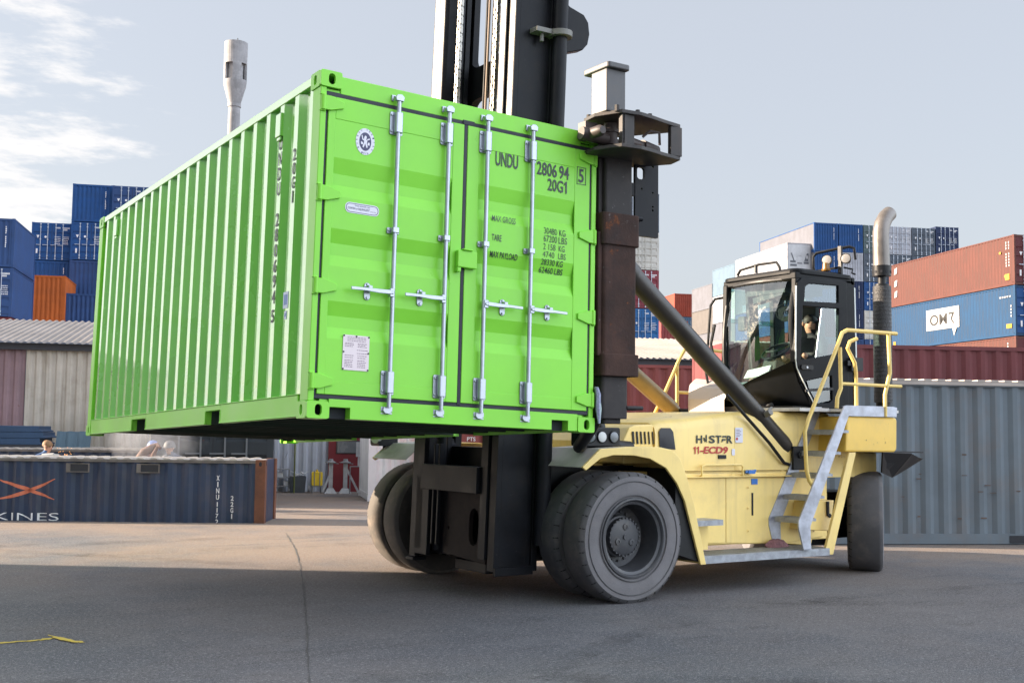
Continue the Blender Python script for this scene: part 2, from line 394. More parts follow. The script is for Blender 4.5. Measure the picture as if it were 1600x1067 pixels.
for x, sx in ((0, 1), (GW, -1)):
    for y, sy in ((0, 1), (GL, -1)):
        for z, sz in ((0, 1), (GH, -1)):
            b = B(); casting(b, x, y, z, sx, sy, sz); b.build('corner_casting', [GREEN2, DKHOLE], gc, bevel=.004)
        b = B(); xa, xb = sorted((x + sx * .008, x + sx * .10)); ya, yb = sorted((y + sy * (.012 if y == 0 else .004), y + sy * .15))
        if y == 0: b.prism([(xa, ya), (xb if sx < 0 else xa + .045, ya), (xb if sx < 0 else xa + .045, ya + .05), (xb, ya + .05), (xb, yb), (xa, yb)] if sx > 0 else
                           [(xb, ya), (xb - .045, ya), (xb - .045, ya + .05), (xa, ya + .05), (xa, yb), (xb, yb)], (0, 0, .1185), X_, Y_, GH - .237)
        else: b.box((xa, ya, .1185), (xb, yb, GH - .1185))
        b.build('corner_post', GREEN2, gc, bevel=.005)
def rail(x, sx, z0, z1, name, pockets=()):
    b = B(); xa, xb = sorted((x + sx * .006, x + sx * .06)); y0 = .178
    for p0, p1 in list(pockets) + [(GL - .178, None)]:
        b.box((xa, y0, z0), (xb, p0, z1)); y0 = p1
    if pockets:
        # channel flanges and pocket linings
        xo = x + sx * .002; xi = x + sx * .03
        for p0, p1 in pockets:
            b.box((min(xo, xi), p0 - .012, z0), (max(xo, xi), p0, z1 - .045)); b.box((min(xo, xi), p1, z0), (max(xo, xi), p1 + .012, z1 - .045))
            b.box((xa, p0, z1 - .042), (xb, p1, z1))
        b.box((min(x, x + sx * .05), .178, z1), (max(x, x + sx * .05), GL - .178, z1 + .008))
        y0 = .178
        for p0, p1 in list(pockets) + [(GL - .178, None)]:
            b.box((min(x - sx * .002, x + sx * .005), y0, z0), (max(x - sx * .002, x + sx * .005), p0, z0 + .010)); y0 = p1
    b.build(name, GREEN if 'top' in name else GREEN2, gc, bevel=.004)
PK = ((1.74, 2.09), (3.80, 4.27))
for x, sx in ((0, 1), (GW, -1)):
    rail(x, sx, .012, .162, 'bottom_side_rail', PK)
    rail(x, sx, GH - .075, GH - .012, 'top_side_rail')
# corrugated walls
prof = corr_profile(GL - .30, .278, .040, start=-.02)
CF = corr_fn(prof)
WX = .012
for side in (0, 1):
    b = B()
    if side == 0: corr_wall(b, (WX, GL - .15, .17), -Y_, Z_, GL - .30, GH - .245, [(GL - .30 - x, d) for x, d in reversed(prof)])
    else: corr_wall(b, (GW - WX, .15, .17), Y_, Z_, GL - .30, GH - .245, prof)
    b.build('side_wall', GREEN, gc)
b = B(); corr_wall(b, (GW - .1, GL - .012, .12), -X_, Z_, GW - .2, GH - .24, pitch=.24, depth=.045, start=.05); b.build('end_wall', GREEN, gc)
b = B(); corr_wall(b, (GW - .06, .06, GH - .02), Y_, -X_, GL - .12, GW - .12, pitch=.209, depth=.02); b.build('roof', GREEN, gc)
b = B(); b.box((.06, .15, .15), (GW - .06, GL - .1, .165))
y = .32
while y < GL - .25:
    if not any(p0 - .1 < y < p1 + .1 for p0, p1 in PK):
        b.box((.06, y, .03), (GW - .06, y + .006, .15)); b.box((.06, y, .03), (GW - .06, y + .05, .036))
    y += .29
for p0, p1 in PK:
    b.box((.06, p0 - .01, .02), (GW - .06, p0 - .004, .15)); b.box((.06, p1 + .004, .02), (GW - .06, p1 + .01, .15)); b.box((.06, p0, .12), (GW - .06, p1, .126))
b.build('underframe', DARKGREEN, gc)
b = B(); b.box((.162, .02, GH - .150), (GW - .162, .11, GH - .020)); b.box((.055, .03, GH - .150), (.1615, .10, GH - .122)); b.box((GW - .1615, .03, GH - .150), (GW - .055, .10, GH - .122)); b.build('door_header', GREEN2, gc, bevel=.006)
b = B()   # sill with two fork recesses
b.prism([(.163, .006), (.17, .006), (.17, .083), (.325, .083), (.325, .006), (2.03, .006), (2.03, .083), (2.185, .083), (2.185, .006), (GW - .163, .006), (GW - .163, .138), (.163, .138)],
        (0, .10, 0), X_, Z_, .092); b.m = 1; b.box((.17, .085, .006), (.325, .09, .083)); b.box((2.03, .085, .006), (2.185, .09, .083)); b.m = 0
b.box((.10, .03, .1185), (.163, .1, .138)); b.box((GW - .163, .03, .1185), (GW - .10, .1, .138))
b.build('door_sill', [GREEN2, DKHOLE], gc, bevel=.005)
b = B(); b.box((.162, .012, .02), (.169, .098, .118)); b.build('fork_recess_plate', GREEN, gc)
# door seal
b = B(); sy = .021
b.box((.052, sy, 2.262), (GW - .052, sy + .03, 2.297)); b.box((.052, sy, .135), (GW - .052, sy + .03, .168)); b.box((1.181, sy - .006, .15), (1.211, sy + .03, 2.30))
b.box((.052, sy, .15), (.070, sy + .03, 2.28)); b.box((GW - .074, sy, .15), (GW - .050, sy + .03, 2.28)); b.box((1.168, sy - .009, 2.262), (1.27, sy, 2.300))
b.build('door_seal', RUBBER, gc, bevel=.006)
GR = ((1.83, 1.72, 1.64, 1.555), (1.325, 1.225, 1.14, 1.06), (.815, .715, .635, .555))
def door(x0, x1, inx0, inx1):
    b = B(); y0 = .012
    zt, zb = 2.262, .168
    b.box((x0, y0, zb), (inx0, y0 + .045, zt)); b.box((inx1, y0, zb), (x1, y0 + .045, zt))           # stiles
    b.box((inx0, y0, 2.105), (inx1, y0 + .045, zt)); b.box((inx0, y0, zb), (inx1, y0 + .045, .262))   # top and bottom frame
    yy = y0 + .003; dp = .027; zs = [(2.105, yy)]
    for a, c, d, e in GR: zs += [(a, yy), (c, yy + dp), (d, yy + dp), (e, yy)]
    zs.append((.262, yy))
    A = [b.p((inx0, q, z)) for z, q in zs]; C_ = [b.p((inx1, q, z)) for z, q in zs]
    for i in range(len(zs) - 1): b.face((A[i], A[i + 1], C_[i + 1], C_[i]))
    for a, c, d, e in GR:   # closed ends of each groove, sloped
        for xx, sg in ((inx0, 1), (inx1, -1)):
            q0 = [(xx, yy, a), (xx, yy + dp, c), (xx, yy + dp, d), (xx, yy, e)]
            b.poly(q0)
    return b.build('door', GREEN2, gc, bevel=.004)
dL = door(.072, 1.180, .128, 1.085); dR = door(1.212, 2.364, 1.315, 2.215)
for d, xh, sg in ((dL, .028, 1), (dR, GW - .028, -1)):
    for z in (2.205, 1.563, .910, .255):
        b = B(); h = .052
        b.prism([(0, -h), (.055, -h), (.12, -h * .62), (.155, -h * .45), (.155, h * .45), (.12, h * .62), (.055, h), (0, h)], (xh, .012, z), V((sg, 0, 0)), Z_, .018 * (1 if sg > 0 else -1))
        b.cyl((xh, .004, z - h - .004), (xh, .004, z + h + .004), .019, n=12)
        b.box((xh - .012 * sg - .014, .0, z - h - .012), (xh + .02, .02, z - h)); b.box((xh - .012 * sg - .014, .0, z + h), (xh + .02, .02, z + h + .012))
        b.build('hinge', GREEN2, d, bevel=.004)
# locking gear
for x, sg in ((.604, -1), (1.026, -1), (1.366, 1), (1.781, 1)):
    b = B(); yr = -.026
    b.cyl((x, yr, .10), (x, yr, 2.312), .0165, n=14)
    rod = b.build('locking_rod', ZINC, gc)
    b = B()   # upper and lower bearings
    for zc in (2.155, .275):
        b.rbox((x - .055, .002, zc - .085), (x + .05, .010, zc + .085), .012, 'y')
        b.rbox((x - .028, yr - .022, zc - .075), (x + .028, .004, zc + .075), .012, 'z')
        for dx, dz in ((-.042, -.06), (-.042, .06), (.038, -.06), (.038, .06)): b.cyl((x + dx, .003, zc + dz), (x + dx, -.008, zc + dz), .009, n=8)
    for zc in (1.365,):
        b.rbox((x - .05, .000, zc - .022), (x + .048, .010, zc + .022), .008, 'y'); b.rbox((x - .026, yr - .022, zc - .02), (x + .026, .002, zc + .02), .008, 'z')
        for dx in (-.038, .036): b.cyl((x + dx, .002, zc), (x + dx, -.010, zc), .009, n=8)
    b.build('rod_bracket', ZINC, rod, bevel=.003)
    b = B()   # cams and keepers on header and sill
    for zc, s2 in ((2.335, 1), (.085, -1)):
        b.prism([(-.03, -.02), (.03, -.02), (.034, .012), (.012, .03), (-.02, .026), (-.036, .006)], (x, yr + .012, zc), X_, Z_ * s2, .03)
        b.box((x - .045, .004, zc - .014), (x - .028, .022, zc + .022)); b.box((x + .028, .004, zc - .014), (x + .046, .022, zc + .022)); b.box((x - .045, .006, zc + s2 * .026 - .006), (x + .046, .022, zc + s2 * .026 + .006))
    b.build('cam', ZINC, rod, bevel=.003)
    b = B(); zh = .912
    b.rbox((x - .03 if sg < 0 else x - .005, yr - .022, zh - .03), (x + .005 if sg < 0 else x + .03, yr + .02, zh + .03), .006, 'y')
    xa = x + sg * .02; xe = x + sg * .335
    b.prism([(0, -.014), (.10, -.016), (.20, -.010), (.315, -.012), (.315, .010), (.20, .012), (.10, .014), (0, .016)], (xa, yr - .02, zh), V((sg, 0, 0)), Z_, .010 * sg)
    b.cyl((x + sg * .012, yr - .03, zh), (x + sg * .012, yr - .018, zh), .012, n=10)
    b.build('handle', ZINC, rod, bevel=.003)
    b = B(); xc = x + sg * .185
    b.rbox((xc - .024, .004, zh - .066), (xc + .024, .012, zh + .058), .022, 'y')
    b.rbox((xc - .02, yr - .028, zh - .008), (xc + .02, .006, zh + .006), .006, 'y'); b.rbox((xc - .016, yr - .024, zh + .004), (xc + .018, .004, zh + .032), .008, 'z')
    for dz in (-.05, .045): b.cyl((xc, .005, zh + dz), (xc, -.006, zh + dz), .010, n=8)
    b.build('handle_catch', ZINC, rod, bevel=.003)
b = B(); b.box((1.128, -.035, 1.165), (1.294, .010, 1.292)); b.box((1.128, -.03, 1.13), (1.16, .01, 1.165)); b.box((1.165, -.05, 1.292), (1.25, -.01, 1.305)); b.build('lock_box', GREEN2, gc, bevel=.006)
# lettering on the doors
b = B(); yd = .0145
def dt(s, x, z, h, wd, bold=.012, y=yd, off=.004): text(b, s, (x, y, z), X_, Z_, h, wd, bold, off)
dt('UNDU', 1.462, 1.996, .111, .207, .02); dt('2806', 1.846, 1.990, .108, .192, .018); dt('94', 2.060, 1.990, .108, .096, .018); dt('20G', 1.951, 1.878, .098, .150, .018); one(b, (2.108, yd, 1.878), X_, Z_, .034, .098, .004)
dt('5', 2.250, 1.990, .113, .050, .02, y=.012)
for a, c in (((2.233, 1.975), (2.323, 1.980)), ((2.233, 2.113), (2.323, 2.118)), ((2.233, 1.975), (2.238, 2.118)), ((2.318, 1.975), (2.323, 2.118))): b.box((a[0], .009, a[1]), (c[0], .0112, c[1]))
dt('MAX GROSS', 1.443, 1.562, .046, .215, .006)
def door_y(z):
    for a, c, d, e in GR:
        if c <= z <= a: return .015 + .027 * (a - z) / (a - c)
        if d <= z <= c: return .042
        if e <= z <= d: return .015 + .027 * (z - e) / (d - e)
    return .015
def dz(s, x, z, h, wd, bold):   # follows the grooves of the door
    text(b, s, (x, .0, z), X_, Z_, h, wd, bold, 0.0)
n0 = len(b.v)
for s, x, z, h, wd, bo in (('TARE', 1.446, 1.412, .050, .088, .006), ('MAX PAYLOAD', 1.437, 1.284, .048, .248, .012),
                           ('30480', 1.929, 1.530, .052, .122, -.004), ('KG', 2.073, 1.530, .052, .060, .0), ('67200', 1.925, 1.468, .052, .126, -.004), ('LBS', 2.068, 1.468, .052, .080, .0),
                           ('2 158', 1.922, 1.405, .048, .116, -.006), ('KG', 2.070, 1.405, .048, .056, -.002), ('4740', 1.918, 1.345, .046, .110, -.006), ('LBS', 2.066, 1.345, .046, .072, -.002),
                           ('28330', 1.908, 1.284, .047, .128, .004), ('KG', 2.054, 1.284, .047, .060, .010), ('62460', 1.900, 1.222, .047, .130, .004), ('LBS', 2.046, 1.222, .047, .078, .010)):
    dz(s, x, z, h, wd, bo)
for i in range(n0, len(b.v)): q = b.v[i]; b.v[i] = V((q.x, door_y(q.z) - .004, q.z))
b.build('lettering', INK, gc)
# approval seal, steel note and data plate
STK = mat('white_sticker', (.68, .68, .76), .45, var=.03); SINK = mat('sticker_ink', (.05, .05, .12), .5)
b = B(); ex, ez = .363, 1.981
for n, r1, r2, r3, r4 in ((0, .074, .097, 0, 0),): b.prism(circle(ex, ez, r1, r2, 36), (0, .0135, 0), X_, Z_, .0012)
b.m = 1
o1 = circle(ex, ez, .047, .067, 36); b.prism(o1, (0, .0120, 0), X_, Z_, .0008)
for k, ch in enumerate('BUREAU VERITAS'):
    if ch == ' ': continue
    a = R(215 - k * 250 / 13); cx_, cz_ = ex + .060 * math.cos(a), ez + .082 * math.sin(a); th = a - math.pi / 2
    text(b, ch, V((cx_, .0120, cz_)) - V((math.cos(th), 0, math.sin(th))) * .005, V((math.cos(th), 0, math.sin(th))), V((-math.sin(th), 0, math.cos(th))), .014, .010, 0, .0006)
for k, ch in enumerate('1828'): text(b, ch, (ex - .027 + k * .015, .0120, ez - .090), X_, Z_, .013, .009, 0, .0006)
b.m = 0   # the pale figure with scales inside the seal
for poly in ([(-.010, .030), (-.002, .044), (.008, .040), (.010, .026), (.004, .018), (.016, .010), (.012, -.010), (.020, -.040), (.010, -.044), (.000, -.014), (-.012, -.046), (-.022, -.040), (-.010, -.006), (-.012, .014)],
             [(-.032, .042), (-.024, .044), (-.018, .020), (-.010, .014), (-.012, .006), (-.024, .012)], [(.014, .020), (.034, .028), (.036, .020), (.016, .010)],
             [(.020, -.004), (.034, -.004), (.034, -.024), (.018, -.024)], [(-.034, -.002), (-.018, -.008), (-.018, -.024), (-.034, -.022)]):
    b.prism([(ex + x, ez + z) for x, z in poly], (0, .0110, 0), X_, Z_, .0008)
b.build('approval_seal', [STK, SINK], gc)
b = B(); b.prism(rrect(.228, 1.452, .492, 1.528, .034), (0, .0135, 0), X_, Z_, .0012); b.m = 1
b.holed(rrect(.234, 1.458, .486, 1.522, .030), [rrect(.238, 1.462, .482, 1.518, .027)], (0, .0121, 0), X_, Z_, .0006)
text(b, 'THIS REPAIR USE', (.300, .0121, 1.502), X_, Z_, .010, .120, 0, .0008); text(b, 'CORTEN or EQUIVALENT', (.248, .0121, 1.476), X_, Z_, .018, .170, .01, .0008); text(b, 'steel only', (.424, .0121, 1.474), X_, Z_, .010, .045, 0, .0008)
b.build('steel_notice', [STK, SINK], gc)
b = B(); b.box((.252, .010, .345), (.454, .0135, .590)); b.m = 1
PLT = mat('data_plate_metal', (.62, .54, .56), .42, metal=.2, var=.05); GREYINK = mat('grey_ink', (.22, .16, .2), .5)
for xx, zz_ in ((.258, .352), (.448, .352), (.258, .583), (.448, .583), (.353, .583), (.258, .47), (.448, .47)): b.cyl((xx, .010, zz_), (xx, .006, zz_), .006, n=8)
b.m = 2; rr_ = random.Random(4)
for k, (z, segs) in enumerate(((.572, 1), (.560, 1), (.547, 1), (.530, 2), (.520, 2), (.508, 2), (.485, 3), (.462, 3), (.445, 2), (.430, 2), (.412, 2), (.400, 2), (.389, 2), (.378, 2), (.366, 2))):
    spans = ((.285, .43),) if segs == 1 else ((.268, .335), (.365, .435)) if segs == 2 else ((.36, .445),)
    for a, c in spans:
        x = a
        while x < c - .01: ww = rr_.uniform(.006, .02); b.box((x, .0095, z), (min(c, x + ww), .0101, z + .005)); x += ww + .004
b.build('data_plate', [PLT, DKHOLE, GREYINK], gc)
# vertical lettering on the left wall
b = B()
ch_narrow = lambda s: s in 'I1'
def wall_text(s, yc, z, h, wd, bold=.02):
    """one letter on the left wall centred at yc, draped on the corrugation"""
    if ch_narrow(s): wd *= .4
    a0 = yc + wd / 2 - .15      # start in wall coordinates (measured towards the near end)
    fn = lambda x: CF(a0 - x)
    text(b, s, (WX, yc + wd / 2, z), -Y_, Z_, h, wd, bold, .004, (lambda lo, hi: [a0 - q for q, d in prof if lo < a0 - q < hi], fn))
for k, ch in enumerate('UNDU 280694'):
    if ch != ' ': wall_text(ch, .722, 2.02 - k * .116, .100, .060)
wall_text('5', .722, .72, .095, .055)
for k, ch in enumerate('20G1'): wall_text(ch, .444, 1.88 - k * .105, .090, .055)
b.build('lettering', INK, gc)
b = B()
for y in (.742, 5.30): b.box((-.012, y - .05, 2.12), (.02, y + .05, 2.30)); b.box((-.006, y - .04, 2.09), (.012, y + .03, 2.12))
b.build('vent_cover', GREEN, gc, bevel=.006)
b = B(); b.box((WX - .003, .44, .80), (WX - .0015, .53, .92)); b.box((WX - .003, .455, .72), (WX - .0015, .50, .78)); b.m = 1; b.box((WX - .004, .455, .825), (WX - .003, .515, .90)); b.box((WX - .0045, .465, .74), (WX - .003, .49, .765)); b.build('owner_label', [mat('blue_white_label', (.55, .62, .75), .5), mat('blue_label', (.15, .25, .5), .5)], gc)
# ================================================================ container handler
TX, TYC = 7.06, 10.39                       # drive axle, centre line of the truck
tk = thing('container_forklift', 'yellow heavy forklift with tall black mast and black cab holding the green container', 'forklift', (TX, TYC, 0))
def tb(b, name, mats, parent=None, **k): return b.build(name, mats, parent or tk, world=True, **k)
# ---- wheels
def tyre_prof(w_, r, rim):      # across the tread, worn shoulders
    return [(0.03, rim), (.012, rim + .03), (.0, rim + (r - rim) * .45), (.008, r * .93), (.03, r * .982), (.055, r), (w_ - .055, r), (w_ - .03, r * .982), (w_ - .008, r * .93), (w_, rim + (r - rim) * .45), (w_ - .012, rim + .03), (w_ - .03, rim)]
def wheel(name, c, ax, r=.61, w_=.335, rim=.345, m=TYRE, hub=True, deep=True, lugs=0, ringm=None):
    """c: centre of the outer face, ax: from the outer face inwards"""
    c = V(c); ax = V(ax).normalized()
    wh = bpy.data.objects.new(name, None)
    col.objects.link(wh); wh.parent = tk
    b = B(); pf_ = tyre_prof(w_, r, rim); b.m = 2; b.lathe(c, ax, pf_[:4], 64); b.m = 0; b.lathe(c, ax, pf_[3:9], 64); b.m = 2; b.lathe(c, ax, pf_[8:], 64); b.m = 0
    x = ax.cross(Z_).normalized(); y = x.cross(ax)
    rt = random.Random(3)
    for k in range(34):           # worn tread cuts along both shoulders
        a = 2 * math.pi * k / 34 + rt.uniform(-.02, .02); d = x * math.cos(a) + y * math.sin(a); tg = x * -math.sin(a) + y * math.cos(a)
        b.m = 1
        for t0, t1, rr in ((.0, .042, .93),):
            p = c + ax * .012 + d * (r * .955); q = c + ax * .050 + d * (r * .994)
            b.hexa([p - tg * .005 - d * .02, p + tg * .005 - d * .02, q + tg * .005 - d * .012, q - tg * .005 - d * .012, p - tg * .005 + d * .004, p + tg * .005 + d * .004, q + tg * .005 + d * .0045, q - tg * .005 + d * .0045])
        b.m = 0
    b.smooth = True
    for rr in (rim + .055, r * .86): b.tube([c + ax * (-.001 if rr < .5 else .003) + (x * math.cos(2 * math.pi * k / 48) + y * math.sin(2 * math.pi * k / 48)) * rr for k in range(49)], .006, 6, caps=False)
    b.smooth = False
    b.v = [V((q.x, q.y, max(q.z, .0015))) for q in b.v]      # the tyre stands flat on the ground
    o = tb(b, 'tyre', [m, mat('tread_cut', (.02, .02, .02), .9), TYSIDE if m is TYRE else TYSIDED], wh)
    if deep:
        b = B(); b.lathe(c, ax, [(.012, rim + .035), (-.004, rim + .028), (-.006, rim + .012), (.006, rim), (.02, rim - .004), (.03, rim - .03), (.05, rim - .035), (.10, rim - .04), (.25, rim - .055), (.28, rim - .10), (.29, .18), (.29, 0)], 48); tb(b, 'rim', RIM, wh)
        if hub:
            b = B(); b.lathe(c, ax, [(.29, .20), (.21, .195), (.205, .178), (.15, .172), (.142, .155), (.138, .0)], 40)
            for k in range(26):
                a = 2 * math.pi * k / 26; q = c + (x * math.cos(a) + y * math.sin(a)) * .176
                b.cyl(q + ax * .16, q + ax * .138, .0095, n=6)
            for k in range(3):
                a = 2 * math.pi * k / 3 + 1.5; q = c + (x * math.cos(a) + y * math.sin(a)) * .095
                b.lathe(q + ax * .139, -ax, [(0, .032), (.008, .030), (.010, .016), (.004, .014), (.004, 0)], 16)
            b.lathe(c + ax * .139, -ax, [(0, .026), (.012, .024), (.012, 0)], 12)
            tb(b, 'hub', RIM, wh)
            b = B()
            for k in range(20):
                a = 2 * math.pi * k / 20 + .1; q = c + (x * math.cos(a) + y * math.sin(a)) * .235
                b.cyl(q + ax * .289, q + ax * .262, .013, n=6)
            tb(b, 'wheel_nut', RIM, wh)
    return wh
TXF = 6.60          # the far pair stands a little further forward
for x0, y0, sg, m_ in ((TX - .02, 8.62, 1, TYRE), (TXF, 12.16, -1, TYRED)):
    wheel('drive_wheel', (x0, y0, .603), (0, sg, 0), r=.615, m=m_)
    wheel('drive_wheel', (x0, y0 + sg * .405, .603), (0, sg, 0), r=.615, m=m_, hub=False)
# dark band between dual tyres is open air; steered rear wheels
aim = V((11.15, 9.36, 0)).normalized(); axr = V((aim.y, -aim.x, 0))
ctr = V((11.22, 9.42, .575))
wheel('steer_wheel', ctr + axr * -.195 + V((0, 0, 0)), axr, r=.585, w_=.40, rim=.33)
c2 = V((11.52, 11.45, .575)); ax2 = V((math.cos(R(-33)), math.sin(R(-33)), 0))
wheel('steer_wheel', c2 + ax2 * .2, -ax2, r=.585, w_=.40, rim=.33)
b = B(); b.bar((11.25, 9.6, .60), (11.45, 11.3, .60), .28, .26); b.cyl((11.27, 9.62, .42), (11.27, 9.62, 1.0), .09); b.box((11.0, 9.75, .35), (11.6, 11.2, .9)); tb(b, 'steer_axle', BLACK)
b = B(); b.cyl((TX, 9.42, .61), (TXF, 11.40, .61), .24, n=24); b.cyl((TX, 9.3, .61), (TX - .05, 9.9, .61), .33, n=24); b.cyl((TXF + .1, 10.9, .61), (TXF, 11.5, .61), .33, n=24); b.rbox((TX - .3, 10.1, .25), (TX + .35, 10.7, 1.0), .1, 'y'); tb(b, 'drive_axle', BLACK)
# ---- chassis and bodywork (near side plane y = 9.15, far side 11.63)
YB, YF = 9.15, 11.63
b = B(); b.prism([(7.75, .46), (9.55, .40), (10.2, .45), (10.2, 1.18), (7.70, 1.17)], (0, YB, 0), X_, Z_, -.02)
b.prism([(7.75, .46), (9.55, .40), (10.2, .45), (10.2, 1.18), (7.70, 1.17)], (0, YF, 0), X_, Z_, -.02)
b.box((7.5, YB + .03, .42), (10.3, YF - .03, 1.2))
tb(b, 'chassis', YEL, bevel=.012)
b = B()      # lower panels, ledge, seams
b.prism([(8.02, .47), (8.70, .445), (8.70, 1.125), (7.73, 1.130)], (0, YB - .012, 0), X_, Z_, -.010); b.prism([(8.706, .445), (9.6, .40), (9.6, 1.115), (8.706, 1.125)], (0, YB - .012, 0), X_, Z_, -.010)
b.box((7.74, YB - .05, 1.130), (10.1, YB, 1.142))
for x, z in ((9.02, 1.02), (9.02, .80), (9.02, .56), (8.78, 1.16)): b.cyl((x, YB - .022, z), (x, YB - .030, z), .012, n=8)
tb(b, 'side_panel', YEL, bevel=.006)
b = B(); b.tube([(8.33, YB - .02, 1.14), (8.33, YB - .05, 1.16), (8.33, YB - .05, 1.245), (8.38, YB - .05, 1.262), (8.88, YB - .05, 1.262), (8.91, YB - .05, 1.245), (8.91, YB - .05, 1.16), (8.91, YB - .02, 1.14)], .012, 8); tb(b, 'grab_bar', YEL)
b = B()      # hood with rounded top edge
hp = [(YB, 1.20), (YB, 1.62), (YB + .012, 1.68), (YB + .05, 1.722), (YB + .12, 1.74), (YF - .12, 1.74), (YF - .05, 1.722), (YF, 1.62), (YF, 1.20)]
def loft(b, secs):
    rings = [[b.p(q) for q in s] for s in secs]
    for r0, r1 in zip(rings, rings[1:]):
        for k in range(len(r0) - 1): b.face((r0[k], r0[k + 1], r1[k + 1], r1[k]))
    b.face(rings[0]); b.face(rings[-1][::-1])
def sec(x, zo, yi=0): return [(x, y + (yi if y < 10.4 else -yi), z + (zo if z > 1.3 else 0)) for y, z in hp]
loft(b, [sec(7.74, -.05), sec(7.80, -.02), sec(8.2, .01), sec(8.84, .085)])
tb(b, 'hood', YEL, smooth=35)
b = B(); loft(b, [sec(8.846, .085, .004), sec(9.6, .10, .004), sec(10.35, .10, .004)]); tb(b, 'engine_cover', YEL, smooth=35)
b = B()      # nose in front of the hood, with vents
b.prism([(7.34, 1.28), (7.34, 1.50), (7.42, 1.64), (7.50, 1.665), (7.735, 1.675), (7.735, 1.28)], (0, YB + .02, 0), X_, Z_, -2.4)
b.box((6.5, 9.5, 1.2), (7.35, 11.3, 1.27))
tb(b, 'nose_panel', YEL, bevel=.015)
b = B()
for k in range(6): x = 7.46 + k * .052; b.prism([(x, 1.475), (x + .024 - k * .002, 1.475), (x + .010 - k * .002, 1.60), (x - .012, 1.60)], (0, YB + .015, 0), X_, Z_, .006)
tb(b, 'vent_slot', BLACK)
b = B(); b.prism([(7.79, 1.43), (8.00, 1.42), (7.97, 1.60), (7.93, 1.64), (7.81, 1.64), (7.78, 1.60)], (0, YB - .006, 0), X_, Z_, .008); tb(b, 'side_window', mat('dark_glass', (.02, .025, .035), .12))
b = B()      # hose and pipes by the mast foot
b.tube([(5.87, 7.62, 1.78), (5.9, 7.8, 1.62), (6.15, 8.3, 1.46), (6.7, 9.0, 1.46), (7.2, 9.3, 1.40)], .055, 12); b.tube([(7.0, 9.15, 1.72), (7.02, 9.13, 1.60), (7.10, 9.12, 1.50), (7.25, 9.13, 1.45), (7.42, 9.16, 1.44)], .062, 12)
tb(b, 'air_hose', BLACK)
# ---- fenders
GALV = mat('worn_fender_top', (.42, .40, .36), .5, var=.15, dirt=.4, dirtc=(.25, .22, .18), scratch=.3, rust=.05)
def fender(y0, y1, sh):
    outer = [(6.49, 1.265), (6.70, 1.435), (7.02, 1.452), (7.42, 1.452), (7.58, 1.425), (7.68, 1.34), (7.76, 1.18), (7.86, .90), (8.02, .30)]
    outer = [(x - sh, z) for x, z in outer]
    inner = [(7.95, .30), (7.74, .93), (7.64, 1.10), (7.50, 1.25), (7.30, 1.34), (7.10, 1.372), (6.85, 1.375), (6.70, 1.345), (6.53, 1.235)]
    inner = [(x - sh, z) for x, z in inner]
    s = 1 if y1 > y0 else -1
    b = B(); b.prism(outer + inner, (0, y0, 0), X_, Z_, -.03 * s)
    f = tb(b, 'fender', YEL, bevel=.006)
    b = B(); path = outer
    for (xa, za), (xb, zb) in zip(path, path[1:]):
        n = V((-(zb - za), 0, xb - xa)).normalized() * .006
        b.m = 0 if xb < 7.05 - sh else 1
        ya, yb = y0 + s * .032, y1
        pts = [(xa, za), (xb, zb)]
        b.hexa([V((xa, ya, za)) - n, V((xb, ya, zb)) - n, V((xb, yb, zb)) - n, V((xa, yb, za)) - n, V((xa, ya, za)), V((xb, ya, zb)), V((xb, yb, zb)), V((xa, yb, za))])
    tb(b, 'fender_skin', [GALV, YEL], f)
    return f
fender(8.70, 9.50, 0); fender(12.12, 11.30, .46)
b = B()
for ya, yb in ((8.74, 9.45),): b.prism([(7.64, .42), (7.98, .32), (7.84, .90), (7.66, 1.24)], (0, ya, 0), X_, Z_, -(yb - ya))
tb(b, 'mud_guard', BLACK)
b = B(); b.box((6.62, 9.8, .5), (7.6, 11.05, 1.2)); b.box((6.6, 9.45, .9), (7.7, 9.5, 1.25)); tb(b, 'front_frame', BLACK)
# ---- headlight bars
def lamps(y, n=3):
    hb = B(); hb.rbox((6.66, y, 1.455), (7.09, y + .22, 1.635), .02, 'y'); bar = tb(hb, 'headlight_bar', BLACK, bevel=.008)
    LENS = mat('lamp_lens', (.60, .62, .62), .15, var=.1, spec=.8, bump=.6, bscale=140); DL = mat('dark_lamp_lens', (.16, .18, .20), .12, spec=.8, bump=.4, bscale=120)
    for k, x in enumerate((6.725, 6.865, 7.01)):
        o = V((x, y - .002, 1.545)); ax = V((0, -1, 0)) if k else V((-.35, -1, 0))
        b = B(); b.lathe(o, ax, [(-.02, .060), (.012, .060), (.016, .054), (.010, .050)], 24); b.m = 1; b.lathe(o, ax, [(.010, .050), (.018, .030), (.021, 0)], 24)
        tb(b, 'headlight', [BLACK, LENS if k == 1 else DL], bar)
lamps(8.90)
b = B(); b.rbox((6.05, 12.0, 1.40), (6.30, 12.2, 1.60), .03, 'y'); b.cyl((6.18, 12.1, 1.3), (6.18, 12.1, 1.4), .02)
bar = tb(b, 'headlight_bar', BLACK); b = B(); b.lathe((6.05, 12.05, 1.50), (-1, -.3, 0), [(-.02, .07), (.02, .07), (.02, .06), (.03, 0)], 20); tb(b, 'headlight', mat('lamp_lens'), bar)
